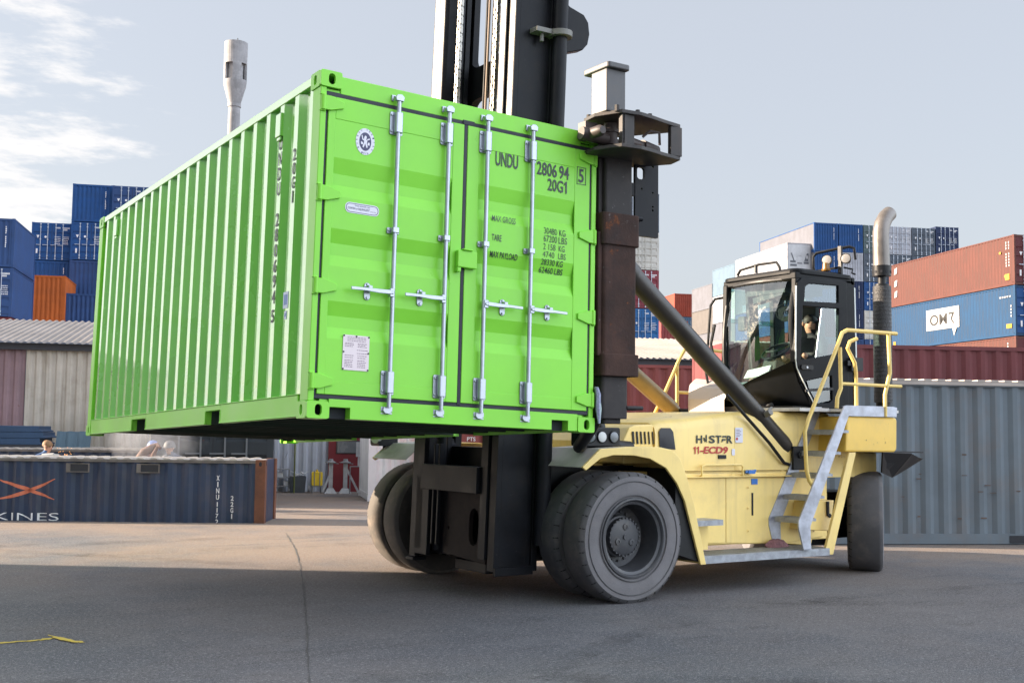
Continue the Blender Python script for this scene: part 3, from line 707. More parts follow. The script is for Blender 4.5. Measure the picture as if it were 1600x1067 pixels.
# ---- mast: leans back like the load
def ml(q): q = V(q); return V((q.x + .034 * (q.z - .3), q.y, q.z))
class MBx(B):
    def p(s, q): return B.p(s, ml(q))
SHINY = mat('bright_steel', (.22, .205, .19), .33, metal=.7, var=.2, dirt=.4, dirtc=(.10, .085, .07), streak=.35)
MH = 9.2
def channel(y0, y1, x0, x1, zb, zt, open_to):
    """rolled mast section: web and flanges; open_to +1/-1 tells which way it opens along y"""
    b = MBx(); yw = (y0, y0 + .035) if open_to > 0 else (y1 - .035, y1)
    b.box((x0, y0, zb), (x0 + .055, y1, zt)); b.box((x1 - .055, y0, zb), (x1, y1, zt)); b.box((x0 + .055, yw[0], zb), (x1 - .055, yw[1], zt))
    b.m = 1; b.box((x0 - .003, y0 + .012, 3.0), (x0, y1 - .02, zt)); b.m = 0  # bright front above, dark below: sun and shade put into the colour
    return b
OUT = ((9.55, 9.70, -1), (11.00, 11.15, 1))
tb(channel(9.43, 9.545, 5.99, 6.40, .26, MH, 1), 'outer_mast_rail', [MASTM, SHINY], bevel=.006); tb(channel(10.98, 11.10, 5.99, 6.38, .26, MH, -1), 'outer_mast_rail', [MASTM, SHINY], bevel=.006)
tb(channel(9.57, 9.69, 5.97, 6.26, .36, MH + .6, 1), 'inner_mast_rail', [MASTM, SHINY], bevel=.006); tb(channel(10.83, 10.96, 5.97, 6.30, .36, MH + .6, -1), 'inner_mast_rail', [MASTM, SHINY], bevel=.006)
b = MBx(); b.box((6.40, 9.40, .25), (6.47, 9.62, MH)); b.box((5.99, 9.39, .22), (6.42, 9.43, .30)); tb(b, 'mast_stiffener', MASTM, bevel=.006)
b = MBx(); b.box((6.38, 10.90, .25), (6.46, 11.12, MH)); tb(b, 'mast_stiffener', MASTM, bevel=.006)
def crossbeam(z0, z1, x, fil=.14, t=.09, y0=9.60, y1=10.92):
    b = MBx(); pl = [(y0, z0 - fil)]
    for k in range(7): a = R(90 * k / 6); pl.append((y0 + fil * (1 - math.cos(a)), z0 - fil + fil * math.sin(a)))
    for k in range(7): a = R(90 * k / 6); pl.append((y1 - fil + fil * math.sin(a), z0 - fil + fil * math.cos(a)))
    for k in range(7): a = R(90 * k / 6); pl.append((y1 - fil * (1 - math.cos(a)), z1 + fil - fil * math.sin(a)))
    for k in range(7): a = R(90 * k / 6); pl.append((y0 + fil - fil * math.sin(a), z1 + fil - fil * math.cos(a)))
    q = []
    for e in pl:
        if not q or (abs(e[0] - q[-1][0]) + abs(e[1] - q[-1][1])) > 1e-4: q.append(e)
    b.prism(q, (x, 0, 0), Y_, Z_, t); tb(b, 'mast_crossbeam', MASTM, bevel=.006)
crossbeam(5.22, 5.58, 6.38); crossbeam(7.3, 7.7, 6.40); crossbeam(1.02, 1.42, 6.30, .08); crossbeam(3.2, 3.5, 6.4)
# lower carriage plates with oval openings
b = MBx(); b.holed([(9.69, .30), (10.50, .34), (10.52, .5), (10.46, 1.0), (9.69, 1.0)], [slot(9.93, .64, .17, .36), circle(10.42, .60, .02, n=8)], (6.06, 0, 0), Y_, Z_, .05); tb(b, 'axle_plate', mat('dusty_black_plate', (.032, .025, .023), .75, var=.35, dirt=.7, dirtc=(.05, .036, .030), spec=.2), bevel=.006)
b = MBx(); b.box((6.10, 10.45, .32), (6.13, 10.9, .99))
b.box((5.93, 9.70, .98), (5.98, 10.82, 1.24)); b.box((6.44, 9.6, .3), (6.48, 10.9, .9)); b.box((5.97, 10.70, .30), (6.02, 10.99, 1.1)); b.box((5.98, 10.52, .42), (6.02, 10.55, 1.45)); b.box((5.98, 10.62, .42), (6.02, 10.65, 1.45))
b.box((5.96, 10.96, .22), (6.12, 11.12, .255)); b.rbox((6.25, 9.95, .17), (6.5, 10.6, .27), .04, 'z')
tb(b, 'carriage_plate', MASTM, bevel=.006)
b = MBx(); b.cyl((6.10, 10.70, .35), (6.10, 10.70, 1.75), .055); b.cyl((6.10, 10.70, 1.75), (6.10, 10.70, 6.5), .04); tb(b, 'lift_cylinder', MASTM)
b = MBx()     # outside lift cylinder with clamp
b.cyl((6.46, 9.33, .5), (6.46, 9.33, 8.8), .075, n=20); tb(b, 'lift_cylinder', MASTM)
b = MBx(); b.lathe((6.46, 9.33, 5.55), (0, 0, 1), [(-.03, 0), (-.03, .125), (.03, .125), (.03, 0)], 24); b.box((6.16, 9.30, 5.53), (6.46, 9.43, 5.58)); b.cyl((6.26, 9.36, 5.45), (6.26, 9.36, 5.53), .022, n=8); tb(b, 'cylinder_clamp', mat('grey_clamp', (.16, .155, .14), .5, var=.2, dirt=.4), bevel=.004)
b = MBx(); b.prism([(6.50, 5.35), (6.62, 5.42), (6.80, 5.48), (6.86, 5.55), (6.88, 5.66), (6.86, 5.78), (6.80, 5.85), (6.62, 5.90), (6.50, 6.0)], (0, 9.40, 0), X_, Z_, -.12); tb(b, 'hose_bracket', MASTM, bevel=.01)
# lift chains: links one above the other
CHM = mat('chain_steel', (.50, .47, .42), .38, metal=.75, var=.2)
def chain(y, x):
    b = MBx(); z = 3.6; k = 0
    while z < 7.4:
        wd = .030 if k % 2 else .022
        for dy in ((-wd, -wd + .010), (wd - .010, wd)): b.box((x - .02, y + dy[0], z - .012), (x + .02, y + dy[1], z + .062))
        b.cyl((x - .0, y - .034, z), (x - .0, y + .034, z), .011, n=6); z += .05; k += 1
    tb(b, 'lift_chain', CHM)
chain(10.60, 6.03); chain(9.85, 6.03)
for y, x, r, m in ((10.13, 6.08, .013, BLACK), (10.05, 6.06, .014, mat('bronze_hose', (.16, .10, .06), .5)), (9.95, 6.05, .013, BLACK)):
    b = MBx(); b.cyl((x, y, 2.0), (x, y, 8.5), r, n=8); tb(b, 'hydraulic_hose', m)
b = MBx(); b.box((5.94, 11.10, 4.72), (6.02, 11.20, 4.80)); b.cyl((5.98, 11.12, 4.76), (5.98, 11.22, 4.76), .03, n=10); tb(b, 'mast_stop', mat('grey_clamp'))
# ---- tilt cylinders
def tilt(y, p0, p1, r, m):
    p0 = V(p0); p1 = V(p1); d = (p1 - p0).normalized()
    b = B(); b.tube([p0 + d * .12, p0 + d * .20, p0 + d * 2.9], [r * .86, r, r], 24); b.tube([p0 + d * 2.9, p0 + d * 3.02], [r * 1.12, r * 1.12], 24)
    c = tb(b, 'tilt_cylinder', m)
    b = B(); b.tube([p0 + d * 3.02, p1], r * .55, 16); tb(b, 'piston_rod', SHINY, c)
    b = B(); b.cyl(p0 + V((0, -.09, 0)), p0 + V((0, .09, 0)), .085, n=18); b.bar(p0, p0 + d * .16, .12, .13, (0, 1, 0)); b.box(p0 + V((-.1, -.12, -.16)), p0 + V((.13, -.085, .10))); b.box(p0 + V((-.1, .085, -.16)), p0 + V((.13, .12, .10))); b.cyl(p0 + V((0, -.14, 0)), p0 + V((0, .14, 0)), .035, n=12); tb(b, 'clevis', BLACK, c, bevel=.006)
CYLM = mat('cylinder_black', (.03, .026, .022), .38, var=.2, dirt=.35, dirtc=(.07, .055, .045))
tilt(9.2, (9.78, 9.22, 1.36), (6.52, 9.3, 4.02), .105, CYLM)
tilt(11.5, (10.15, 11.5, 1.80), (6.9, 11.5, 3.95), .105, mat('cylinder_far_reflection', (.16, .11, .04), .35, var=.2))  # yellowish reflection put into the far cylinder's colour
b = B(); b.tube([(9.70, 9.16, 1.25), (9.55, 9.12, 1.28), (9.30, 9.10, 1.50), (8.7, 9.12, 2.0)], .018, 8); tb(b, 'hydraulic_hose', BLACK)
# ---- spreader
b = B(); b.box((5.74, 7.75, 3.00), (5.95, 13.6, 3.42)); b.box((5.78, 9.4, 1.6), (5.93, 9.5, 3.6)); b.box((5.78, 11.2, 1.6), (5.93, 11.3, 3.6)); b.box((5.74, 9.3, 1.75), (5.93, 11.4, 1.95)); sp = tb(b, 'spreader_beam', MASTM, bevel=.01)
def column(b, x0, x1, y0, y1, z0, z1, r=.02): b.rbox((x0, y0, z0), (x1, y1, z1), r, 'z')
b = B(); column(b, 5.70, 6.045, 7.38, 7.78, 2.12, 3.32, .03); column(b, 5.685, 6.065, 7.36, 7.80, 3.10, 3.36, .035); column(b, 5.685, 6.065, 7.36, 7.80, 2.04, 2.22, .035)
b.box((5.66, 7.40, 2.2), (5.70, 7.44, 3.2)); tb(b, 'column_sleeve', RUSTY, sp, bevel=.008)
b = B(); column(b, 5.74, 6.02, 7.41, 7.74, 3.36, 3.97); b.box((5.70, 7.45, 3.36), (5.74, 7.5, 3.9)); tb(b, 'column_post', mat('worn_black_steel', (.030, .027, .027), .6, var=.3, dirt=.5, dirtc=(.06, .05, .046), scratch=.25, rust=.2, spec=.25), sp, bevel=.006)
b = B(); column(b, 5.72, 5.985, 7.41, 7.74, 1.70, 2.04, .03); b.box((5.98, 7.45, 1.77), (6.10, 7.50, 1.79)); b.cyl((5.97, 7.42, 1.79), (6.14, 7.42, 1.79), .018, n=8); column(b, 5.76, 5.95, 7.45, 7.70, 1.66, 1.702, .03)
tb(b, 'column_foot', mat('worn_black_steel', (.055, .05, .05), .5, var=.25, dirt=.5, dirtc=(.10, .085, .08), scratch=.2, rust=.1), sp, bevel=.006)
b = B(); b.holed(rrect(6.10, 3.22, 6.35, 3.90, .01), [rrect(6.12, 3.70, 6.20, 3.80, .025), circle(6.17, 3.87, .012, n=8), circle(6.29, 3.86, .014, n=8), circle(6.17, 3.62, .010, n=8), circle(6.29, 3.60, .010, n=8), circle(6.29, 3.48, .010, n=8), circle(6.29, 3.45, .010, n=8), circle(6.29, 3.82, .012, n=8)], (0, 7.50, 0), X_, Z_, .025)
b.box((6.02, 7.48, 3.55), (6.10, 7.52, 3.66)); b.cyl((6.0, 7.46, 3.36), (6.16, 7.46, 3.36), .02, n=8); tb(b, 'guide_plate', MASTM, sp)
b = B()     # twin plates carrying the twistlock
PLM = mat('bracket_steel', (.040, .037, .036), .55, var=.3, dirt=.6, dirtc=(.085, .065, .055), scratch=.2, rust=.15, spec=.3)
top = [(5.62, 7.05), (5.80, 7.03), (5.95, 7.06), (6.10, 7.10), (6.30, 7.14), (6.34, 7.30), (6.20, 7.50), (6.05, 7.74), (5.75, 7.74), (5.74, 7.47), (5.55, 7.46), (5.52, 7.28)]
b.prism([(x, y) for x, y in top], (0, 0, 4.085), X_, Y_, .03); b.prism([(x, y) for x, y in top], (0, 0, 3.815), X_, Y_, .03)
b.box((5.635, 7.065, 3.845), (5.755, 7.10, 4.085)); b.box((6.19, 7.13, 3.845), (6.31, 7.17, 4.085)); b.box((5.76, 7.68, 3.845), (5.95, 7.72, 4.085)); b.box((5.64, 7.065, 3.845), (5.66, 7.12, 4.085))
tb(b, 'twistlock_bracket', PLM, sp, bevel=.004)
b = B(); b.cyl((5.66, 7.30, 3.93), (5.42, 7.32, 3.95), .052, n=16); b.lathe((5.50, 7.20, 3.95), (0, 1, 0), [(-.06, 0), (-.06, .03), (-.03, .045), (.2, .045), (.24, .03)], 16); b.cyl((5.74, 7.35, 3.85), (5.74, 7.35, 4.08), .055, n=16); b.cyl((5.74, 7.35, 3.90), (5.74, 7.35, 3.94), .075, n=16); b.cyl((5.74, 7.35, 4.0), (5.74, 7.35, 4.03), .07, n=16)
b.cyl((5.85, 7.25, 3.93), (6.12, 7.30, 3.91), .040, n=14); b.cyl((6.0, 7.27, 3.92), (6.18, 7.31, 3.905), .05, n=14); b.tube([(5.95, 7.2, 3.97), (6.0, 7.17, 4.02), (6.10, 7.17, 4.02), (6.13, 7.2, 3.93)], .012, 6)
b.box((5.48, 7.34, 3.99), (5.60, 7.44, 4.06)); tb(b, 'twistlock', mat('twistlock_steel', (.06, .045, .042), .55, var=.3, rust=.3), sp)
b = B(); b.box((5.55, 7.16, 4.115), (5.74, 7.36, 4.46)); b.prism(rrect(5.535, 7.12, 5.76, 7.46, .03), (0, 0, 4.46), X_, Y_, .045); 
tb(b, 'stop_post', mat('worn_post_steel', (.075, .075, .078), .5, metal=.2, var=.2, dirt=.4, dirtc=(.11, .095, .08), scratch=.3), sp, bevel=.008)
b = B(); b.cyl((5.60, 7.09, 4.10), (5.60, 7.09, 4.15), .02, n=8)
for x, y in ((5.80, 7.08), (5.95, 7.11), (5.57, 7.42)): b.cyl((x, y, 4.11), (x, y, 4.14), .018, n=8)
tb(b, 'bolt', PLM, sp)
# ---- running board, small step, ladder
GRAT = mat('galvanised_tread', (.36, .38, .41), .45, metal=.6, var=.2, scale=12, dirt=.3, dirtc=(.22, .2, .19), bump=.8, bscale=180)
b = B(); b.box((8.03, 8.74, .345), (9.84, 9.16, .375)); b.box((8.03, 8.74, .300), (9.84, 8.765, .3455))
for k in range(60): x = 8.06 + k * .03; b.box((x, 8.77, .3755), (x + .012, 9.12, .380))
tb(b, 'running_board', GRAT)
b = B(); b.box((7.97, 8.86, .685), (8.40, 9.14, .715)); b.box((7.97, 8.86, .66), (8.40, 8.88, .686)); st = tb(b, 'step', GRAT); b = B(); b.prism([(8.06, .40), (8.36, .40), (8.36, .67), (8.06, .67)], (0, YB - .005, 0), X_, Z_, .10); tb(b, 'step_bracket', YEL, st)
STR = mat('galvanised_stringer', (.40, .42, .48), .42, metal=.55, var=.22, scale=7, dirt=.35, dirtc=(.24, .23, .24), scratch=.25)
ld = bpy.data.objects.new('ladder', None); col.objects.link(ld); ld.parent = tk
for y in (8.70, 9.13):
    b = B(); b.prism([(9.40, .38), (9.51, .38), (9.50, .62), (10.17, 1.90), (10.05, 1.90), (9.325, .68), (9.33, .60)], (0, y, 0), X_, Z_, -.018); b.box((9.40, y, .376), (9.52, y + .06, .384)); tb(b, 'stringer', STR, ld)
for k in range(5):
    z = .70 + k * .235; x = 9.40 + (z - .68) * .56
    b = B(); b.box((x - .02, 8.72, z - .028), (x + .20, 9.11, z)); b.box((x - .022, 8.72, z - .05), (x - .012, 9.11, z))
    for q in range(7): b.box((x + q * .028, 8.725, z), (x + q * .028 + .012, 9.105, z + .006))
    tb(b, 'rung', GRAT, ld)
b = B(); b.box((9.62, 8.95, 1.845), (10.10, 9.56, 1.875)); b.box((10.1, 8.78, 1.845), (11.05, 9.56, 1.875))
for k in range(14): b.box((9.64 + k * .034, 8.96, 1.8755), (9.65 + k * .034, 9.55, 1.884))
tb(b, 'cab_deck', mat('pale_tread', (.55, .54, .52), .5, metal=.3, var=.1, dirt=.2))
b = B(); b.prism([(10.06, 1.90), (10.17, 1.90), (10.155, 1.80), (10.96, 1.80), (10.97, 1.905), (10.90, 1.915), (10.12, 1.915)], (0, 8.735, 0), X_, Z_, -.02); tb(b, 'deck_kick_plate', STR)
b = B(); b.prism([(10.13, 1.405), (10.95, 1.400), (10.99, 1.43), (11.0, 1.77), (10.97, 1.795), (10.16, 1.795)], (0, 8.76, 0), X_, Z_, -2.9); tb(b, 'counterweight', mat('yellow_scuffed', (.80, .52, .09), .36, var=.05, dirt=.15, dirtc=(.4, .3, .15), rust=.36, coat=.1), bevel=.02)
b = B(); b.prism([(9.78, .30), (9.92, .30), (10.30, 1.395), (10.19, 1.395)], (0, 8.76, 0), X_, Z_, -.04); b.prism([(9.56, .40), (10.02, .36), (10.40, 1.395), (9.56, 1.395)], (0, 9.17, 0), X_, Z_, -.02); tb(b, 'ladder_surround', YEL, bevel=.008)
b = B(); b.hexa([(9.66, 8.90, .56), (10.03, 8.90, .54), (10.05, 9.17, .54), (9.66, 9.17, .56), (9.74, 8.92, .87), (10.12, 8.92, .87), (10.12, 9.17, .87), (9.74, 9.17, .87)]); b.m = 1; b.box((9.98, 8.895, .70), (10.02, 8.915, .86)); b.cyl((10.03, 8.895, .705), (10.03, 8.915, .705), .025, n=10)
tb(b, 'battery_box', [YEL, BLACK], bevel=.012)
# rear arch and mud flap
b = B(); b.box((10.3, 9.35, 1.10), (11.35, 11.5, 1.40)); tb(b, 'rear_frame', YEL)
b = B(); b.box((10.3, 9.6, .3), (10.75, 11.3, 1.1)); tb(b, 'rear_shade_block', BLACK)  # black block added for the shaded space around the rear wheel
b = B(); pf = [(11.02, 9.0, 1.40), (11.6, 9.05, 1.385), (12.0, 9.25, 1.33), (12.1, 9.28, 1.32)]; pl = [(11.12, 9.1, 1.16), (11.42, 9.2, 1.10), (11.78, 9.28, 1.19), (12.05, 9.30, 1.285)]
for i in range(3):
    q = [V(pf[i]), V(pf[i + 1]), V(pl[i + 1]), V(pl[i])]; n = (q[1] - q[0]).cross(q[3] - q[0]).normalized() * .02; b.hexa(q + [p - n for p in q])
b.box((11.0, 9.1, 1.385), (11.9, 10.6, 1.40)); tb(b, 'mud_flap', BLACK)
# ---- handrails
def hrail(y):
    b = B(); r = .022
    b.tube([(9.58, y, 1.05), (9.53, y, 1.10), (9.49, y, 1.22), (9.47, y, 1.62), (9.52, y, 1.74), (10.01, y, 2.60), (10.07, y, 2.71), (10.15, y, 2.745), (10.82, y, 2.75), (10.98, y, 2.75)], r, 12)
    b.tube([(10.03, y, 2.55), (10.04, y, 2.10), (9.98, y, 1.99), (9.97, y, 1.88)], r, 10)
    b.tube([(10.04, y, 2.15), (11.05, y, 2.15)], r * .85, 10)
    b.tube([(10.84, y, 2.75), (10.86, y, 2.3), (10.77, y, 2.05), (10.77, y, 1.80)], r, 10)
    tb(b, 'handrail', YELR)
    b = B(); b.tube([(10.72, y + .35, 2.70), (10.60, y + .35, 2.66), (10.56, y + .35, 2.58), (10.68, y + .35, 2.42), (10.70, y + .35, 2.3), (10.70, y + .35, 1.88)], r, 10); tb(b, 'handrail', YELR)
YELR = mat('yellow_rail_paint', (.74, .54, .16), .4, var=.06, dirt=.2, dirtc=(.35, .26, .13), scratch=.05)
hrail(8.74)
b = B(); y = 11.62; r = .024
b.tube([(9.75, y, 1.72), (10.0, y, 2.12), (10.25, y, 2.57), (10.33, y, 2.68), (10.42, y, 2.70), (10.78, y, 2.70), (11.0, y, 2.69)], r, 10); b.tube([(10.20, y, 2.5), (10.20, y, 1.85)], r, 10); b.tube([(10.2, y, 2.12), (10.75, y, 2.11)], r * .85, 8); b.box((10.68, y - .02, 1.84), (10.74, y + .02, 2.25)); b.box((10.80, y - .02, 1.84), (10.86, y + .02, 2.2)); tb(b, 'handrail', YELR)
# ---- exhaust
b = B(); b.cyl((11.98, 9.75, 1.9), (11.98, 9.75, 3.50), .09, n=20); b.cyl((11.98, 9.75, 3.50), (11.98, 9.75, 3.63), .05); b.lathe((11.98, 9.75, 3.60), (0, 0, 1), [(0, .05), (.0, .115), (.13, .12), (.135, .10)], 20)
ex = tb(b, 'exhaust_stack', BLACK)
HSH = mat('exhaust_guard', (.03, .03, .032), .5, dirt=.3, dirtc=(.12, .10, .08), bump=1.0, bscale=70)
b = B(); b.lathe((11.98, 9.75, 2.0), (0, 0, 1), [(0, .112), (1.47, .112)], 20)
for k in range(28): b.lathe((11.98, 9.75, 2.03 + k * .051), (0, 0, 1), [(0, .112), (.004, .1145), (.012, .1145), (.016, .112)], 20)
tb(b, 'heat_guard', HSH, ex)
b = B()
for k in range(10): a = 2 * math.pi * k / 10; b.cyl((11.98 + .116 * math.cos(a), 9.75 + .116 * math.sin(a), 3.65), (11.98 + .119 * math.cos(a), 9.75 + .119 * math.sin(a), 3.65), .018, n=8)
tb(b, 'exhaust_collar', DKHOLE, ex)
b = B(); b.tube([(11.98, 9.75, 3.70), (11.97, 9.75, 4.05), (11.97, 9.75, 4.16), (12.0, 9.75, 4.27), (12.08, 9.76, 4.37), (12.17, 9.77, 4.43)], [.105, .102, .102, .101, .098, .095], 22, caps=False)
b.smooth = True; b.tube([(12.17, 9.77, 4.43), (12.08, 9.76, 4.37), (12.0, 9.75, 4.27)], [.088, .091, .093], 22, caps=False)
tb(b, 'exhaust_tip', mat('exhaust_steel', (.20, .18, .165), .42, metal=.6, var=.2, scale=4, dirt=.4, dirtc=(.10, .085, .07)), ex)
# ---- lettering and small labels on the side
b = B(); yb = YB - .004
def side_text(s, x, z, h, wd, bold=.028, shear=0): text(b, s, (x, yb, z), X_, Z_, h, wd, bold, .003, None, shear)
side_text('H', 8.290, 1.487, .082, .085); b.prism([(8.39, 1.545), (8.41, 1.545), (8.425, 1.50), (8.410, 1.50)], (0, yb, 0), X_, Z_, .003); b.prism([(8.425, 1.575), (8.44, 1.575), (8.44, 1.49), (8.425, 1.52)], (0, yb, 0), X_, Z_, .003)
side_text('S', 8.468, 1.487, .082, .085); side_text('T', 8.560, 1.487, .082, .085)
b.prism([(8.662, 1.567), (8.715, 1.567), (8.715, 1.549), (8.655, 1.549)], (0, yb, 0), X_, Z_, .003); b.prism([(8.655, 1.535), (8.705, 1.535), (8.705, 1.517), (8.668, 1.517), (8.660, 1.500), (8.648, 1.500)], (0, yb, 0), X_, Z_, .003)
side_text('R', 8.722, 1.487, .082, .085)
tb(b, 'lettering', INK)
b = B(); side_text('-ECD9', 8.345, 1.377, .076, .395, .035, .12)
for x in (8.25, 8.296): one(b, (x, yb, 1.377), X_, Z_, .040, .076)
tb(b, 'lettering', REDINK)
b = B(); b.prism(rrect(8.845, 1.495, 8.955, 1.655, .01), (0, yb, 0), X_, Z_, .003); b.m = 1; b.prism(circle(8.868, 1.535, .016, n=12), (0, yb - .0035, 0), X_, Z_, .001)
b.m = 2
for k in range(5): b.box((8.86, yb - .004, 1.56 + k * .017), (8.86 + .05 + .02 * (k % 2), yb - .0032, 1.567 + k * .017))
b.m = 0; b.prism(rrect(8.795, 1.36, 8.84, 1.43, .012), (0, yb, 0), X_, Z_, .003); tb(b, 'warning_sticker', [STK, REDINK, GREYINK])
b = B(); b.box((8.60, YB - .012, 1.325), (8.71, YB, 1.365)); b.box((9.075, YB - .02, .72), (9.095, YB - .01, .96)); tb(b, 'latch', BLACK)
BLUEP = mat('blue_fitting', (.03, .16, .50), .4); b = B(); b.box((9.07, YB - .02, 1.05), (9.16, YB - .012, 1.11)); b.rbox((8.98, YB - .07, 1.165), (9.08, YB - .02, 1.205), .015, 'y'); b.cyl((8.95, YB - .05, 1.18), (9.10, YB - .05, 1.20), .012, n=8); tb(b, 'blue_valve', BLUEP)
b = B(); b.cyl((9.28, YB - .03, 1.80), (9.28, YB - .10, 1.83), .035, n=12); b.tube([(9.28, YB - .06, 1.8), (9.33, YB - .03, 1.86), (9.5, YB + .1, 1.88)], .015, 8); tb(b, 'lift_eye', mat('grey_clamp'))
# ================================================================ people: one skinned surface each
SKIN = mat('skin', (.46, .25, .17), .55, var=.06)
def person(name, label, o, rz, J, bones, mats, group=None, hairmat=None, helmet=None, hat=None, face=(0, -1, 0), sc_=1.0):
    """J: joint -> (x,y,z,radius); bones: (a,b,material index). The head joint carries a face looking along `face` (person's frame)."""
    root = thing(name, label, 'person', o, Matrix.Rotation(rz, 3, 'Z'), group)
    ks = list(J); me = bpy.data.meshes.new('body'); me.from_pydata([J[k][:3] for k in ks], [(ks.index(a), ks.index(b)) for a, b, m in bones], [])
    ob = bpy.data.objects.new('tmp', me); col.objects.link(ob); ob.modifiers.new('s', 'SKIN'); sb = ob.modifiers.new('u', 'SUBSURF'); sb.levels = 1; sb.render_levels = 1
    for i, k in enumerate(ks): me.skin_vertices[0].data[i].radius = (J[k][3], J[k][3]); me.skin_vertices[0].data[i].use_root = (k == 'pelvis')
    dg = bpy.context.evaluated_depsgraph_get(); dg.update(); m2 = bpy.data.meshes.new_from_object(ob.evaluated_get(dg)); m2.name = 'body'
    bpy.data.objects.remove(ob); bpy.data.meshes.remove(me)
    m2.materials.clear()
    for m in mats: m2.materials.append(m)
    segs = [(V(J[a][:3]), V(J[b][:3]), m, max(J[a][3], J[b][3])) for a, b, m in bones]
    def near(p):
        best = (9, 0)
        for a, b, m, r in segs:
            d = b - a; t = max(0, min(1, (p - a).dot(d) / max(d.dot(d), 1e-9))); q = (p - a - d * t).length - r * .5
            if q < best[0]: best = (q, m)
        return best[1]
    for pl in m2.polygons: pl.material_index = near(pl.center); pl.use_smooth = True
    # face: nose, brow and eyes are pushed out of the head itself
    hc = V(J['head'][:3]); fd = V(face).normalized(); sd_ = fd.cross(Z_).normalized(); hr = J['head'][3]
    for v in m2.vertices:
        q = v.co - hc
        if q.length < hr * 1.6:
            a, s_, z = q.dot(fd), q.dot(sd_), q.z
            if a > 0: v.co += fd * (.018 * math.exp(-(s_ / .022) ** 2 - ((z + .015) / .03) ** 2)) - fd * (.008 * math.exp(-((abs(s_) - .035) / .016) ** 2 - ((z - .012) / .014) ** 2))
    body = bpy.data.objects.new('body', m2); col.objects.link(body); body.parent = root
    b = B()
    for s_ in (-1, 1): b.lathe(hc + fd * (hr * .86) + sd_ * .034 * s_ + Z_ * .012, fd, [(-.012, .012), (0, .011), (.006, .006), (.007, 0)], 10)
    b.prism([(-.024, -.004), (.024, -.004), (.018, .004), (-.018, .004)], hc + fd * (hr * .93) - Z_ * .058, sd_, Z_, .004); b.build('face_features', mat('dark_hair', (.018, .014, .012), .6), root)
    b = B()
    for s_ in (-1, 1): b.lathe(hc + sd_ * s_ * hr * .92, sd_ * s_, [(-.01, .026), (.012, .03), (.02, .018), (.014, 0)], 10)
    b.build('ear', SKIN, root)
    if hairmat:
        b = B(); b.smooth = True; n = 14; rings = []
        for i in range(7):
            t = R(90 - i * 17); rings.append([b.p(hc + fd * -.018 + Z_ * (.022 + math.sin(t) * hr * 1.12) + (fd * math.cos(2 * math.pi * k / n) * (.96 if math.cos(2 * math.pi * k / n) > 0 and i > 4 else 1.08) + sd_ * math.sin(2 * math.pi * k / n)) * max(.001, math.cos(t)) * hr * 1.08) for k in range(n)])
        for r0, r1 in zip(rings, rings[1:]):
            for k in range(n): b.face((r0[k], r0[(k + 1) % n], r1[(k + 1) % n], r1[k]))
        b.build('hair', hairmat, root)
    if helmet:
        b = B(); b.lathe(hc + Z_ * .0 - fd * .01, (0, 0, 1), [(.0, hr * 1.30), (.03, hr * 1.28), (.08, hr * 1.12), (.125, hr * .7), (.145, 0)], 20)
        b.prism([(-.09, 0), (.09, 0), (.06, .05), (-.06, .05)], hc + fd * hr * 1.1 + Z_ * .01, sd_, fd, .012); b.build('helmet', helmet, root, smooth=50)
    return root, hc, fd, sd_

# ================================================================ cab
CABM = mat('cab_black', (.005, .006, .008), .42, var=.15, dirt=.12, dirtc=(.010, .010, .010), spec=.12)
GLASS = glassmat('cab_glass', (.62, .78, .75), .25); GLASS2 = glassmat('door_glass', (.50, .70, .74), .35)
CN, CFY = 9.55, 10.78
cabp = bpy.data.objects.new('cab', None); col.objects.link(cabp); cabp.parent = tk
def cb(b, name, m, **k): return tb(b, name, m, cabp, **k)
b = B()   # pillars, roof edges and lower shell
prn = [(10.22, 3.44), (10.19, 2.42), (10.28, 2.20), (10.55, 1.86)]
for y in (CN + .04, CFY - .04):
    for (xa, za), (xb, zb) in zip(prn, prn[1:]): b.bar((xa + .04, y, za), (xb + .04, y, zb), .075, .085, (1, 0, 0))
    b.bar((11.13, y, 3.46), (11.16, y, 1.86), .08, .20, (1, 0, 0)); b.bar((10.24, y, 3.45), (11.2, y, 3.455), .08, .08); b.bar((10.5, y, 1.88), (11.22, y, 1.88), .08, .08)
b.bar((10.25, CN, 3.45), (10.27, CFY, 3.45), .08, .08); b.bar((11.2, CN, 3.45), (11.2, CFY, 3.45), .08, .1); b.bar((11.2, CN, 2.35), (11.2, CFY, 2.35), .06, .1)
b.hexa([(11.17, CN, 1.86), (11.21, CN, 1.86), (11.21, CFY, 1.86), (11.17, CFY, 1.86), (11.17, CN, 2.35), (11.21, CN, 2.35), (11.21, CFY, 2.35), (11.17, CFY, 2.35)])
cb(b, 'cab_frame', CABM, bevel=.012)
b = B(); fl_ = [[(10.16, CN + .02, 2.44), (10.07, 10.15, 2.23), (10.15, CFY, 2.03)], [(10.26, CN + .02, 2.2), (10.13, 10.15, 2.06), (10.17, CFY, 1.95)], [(10.52, CN + .02, 1.86), (10.28, 10.15, 1.86), (10.20, CFY, 1.86)]]
ix = [[b.p(q) for q in r_] for r_ in fl_]
for r0, r1 in zip(ix, ix[1:]):
    for k in range(2): b.face((r0[k], r0[k + 1], r1[k + 1], r1[k]))
ix2 = [[b.p(V(q) + V((.03, 0, 0))) for q in r_] for r_ in fl_]
for r0, r1 in zip(ix2, ix2[1:]):
    for k in range(2): b.face((r0[k], r0[k + 1], r1[k + 1], r1[k]))
cb(b, 'front_panel', CABM, smooth=60)
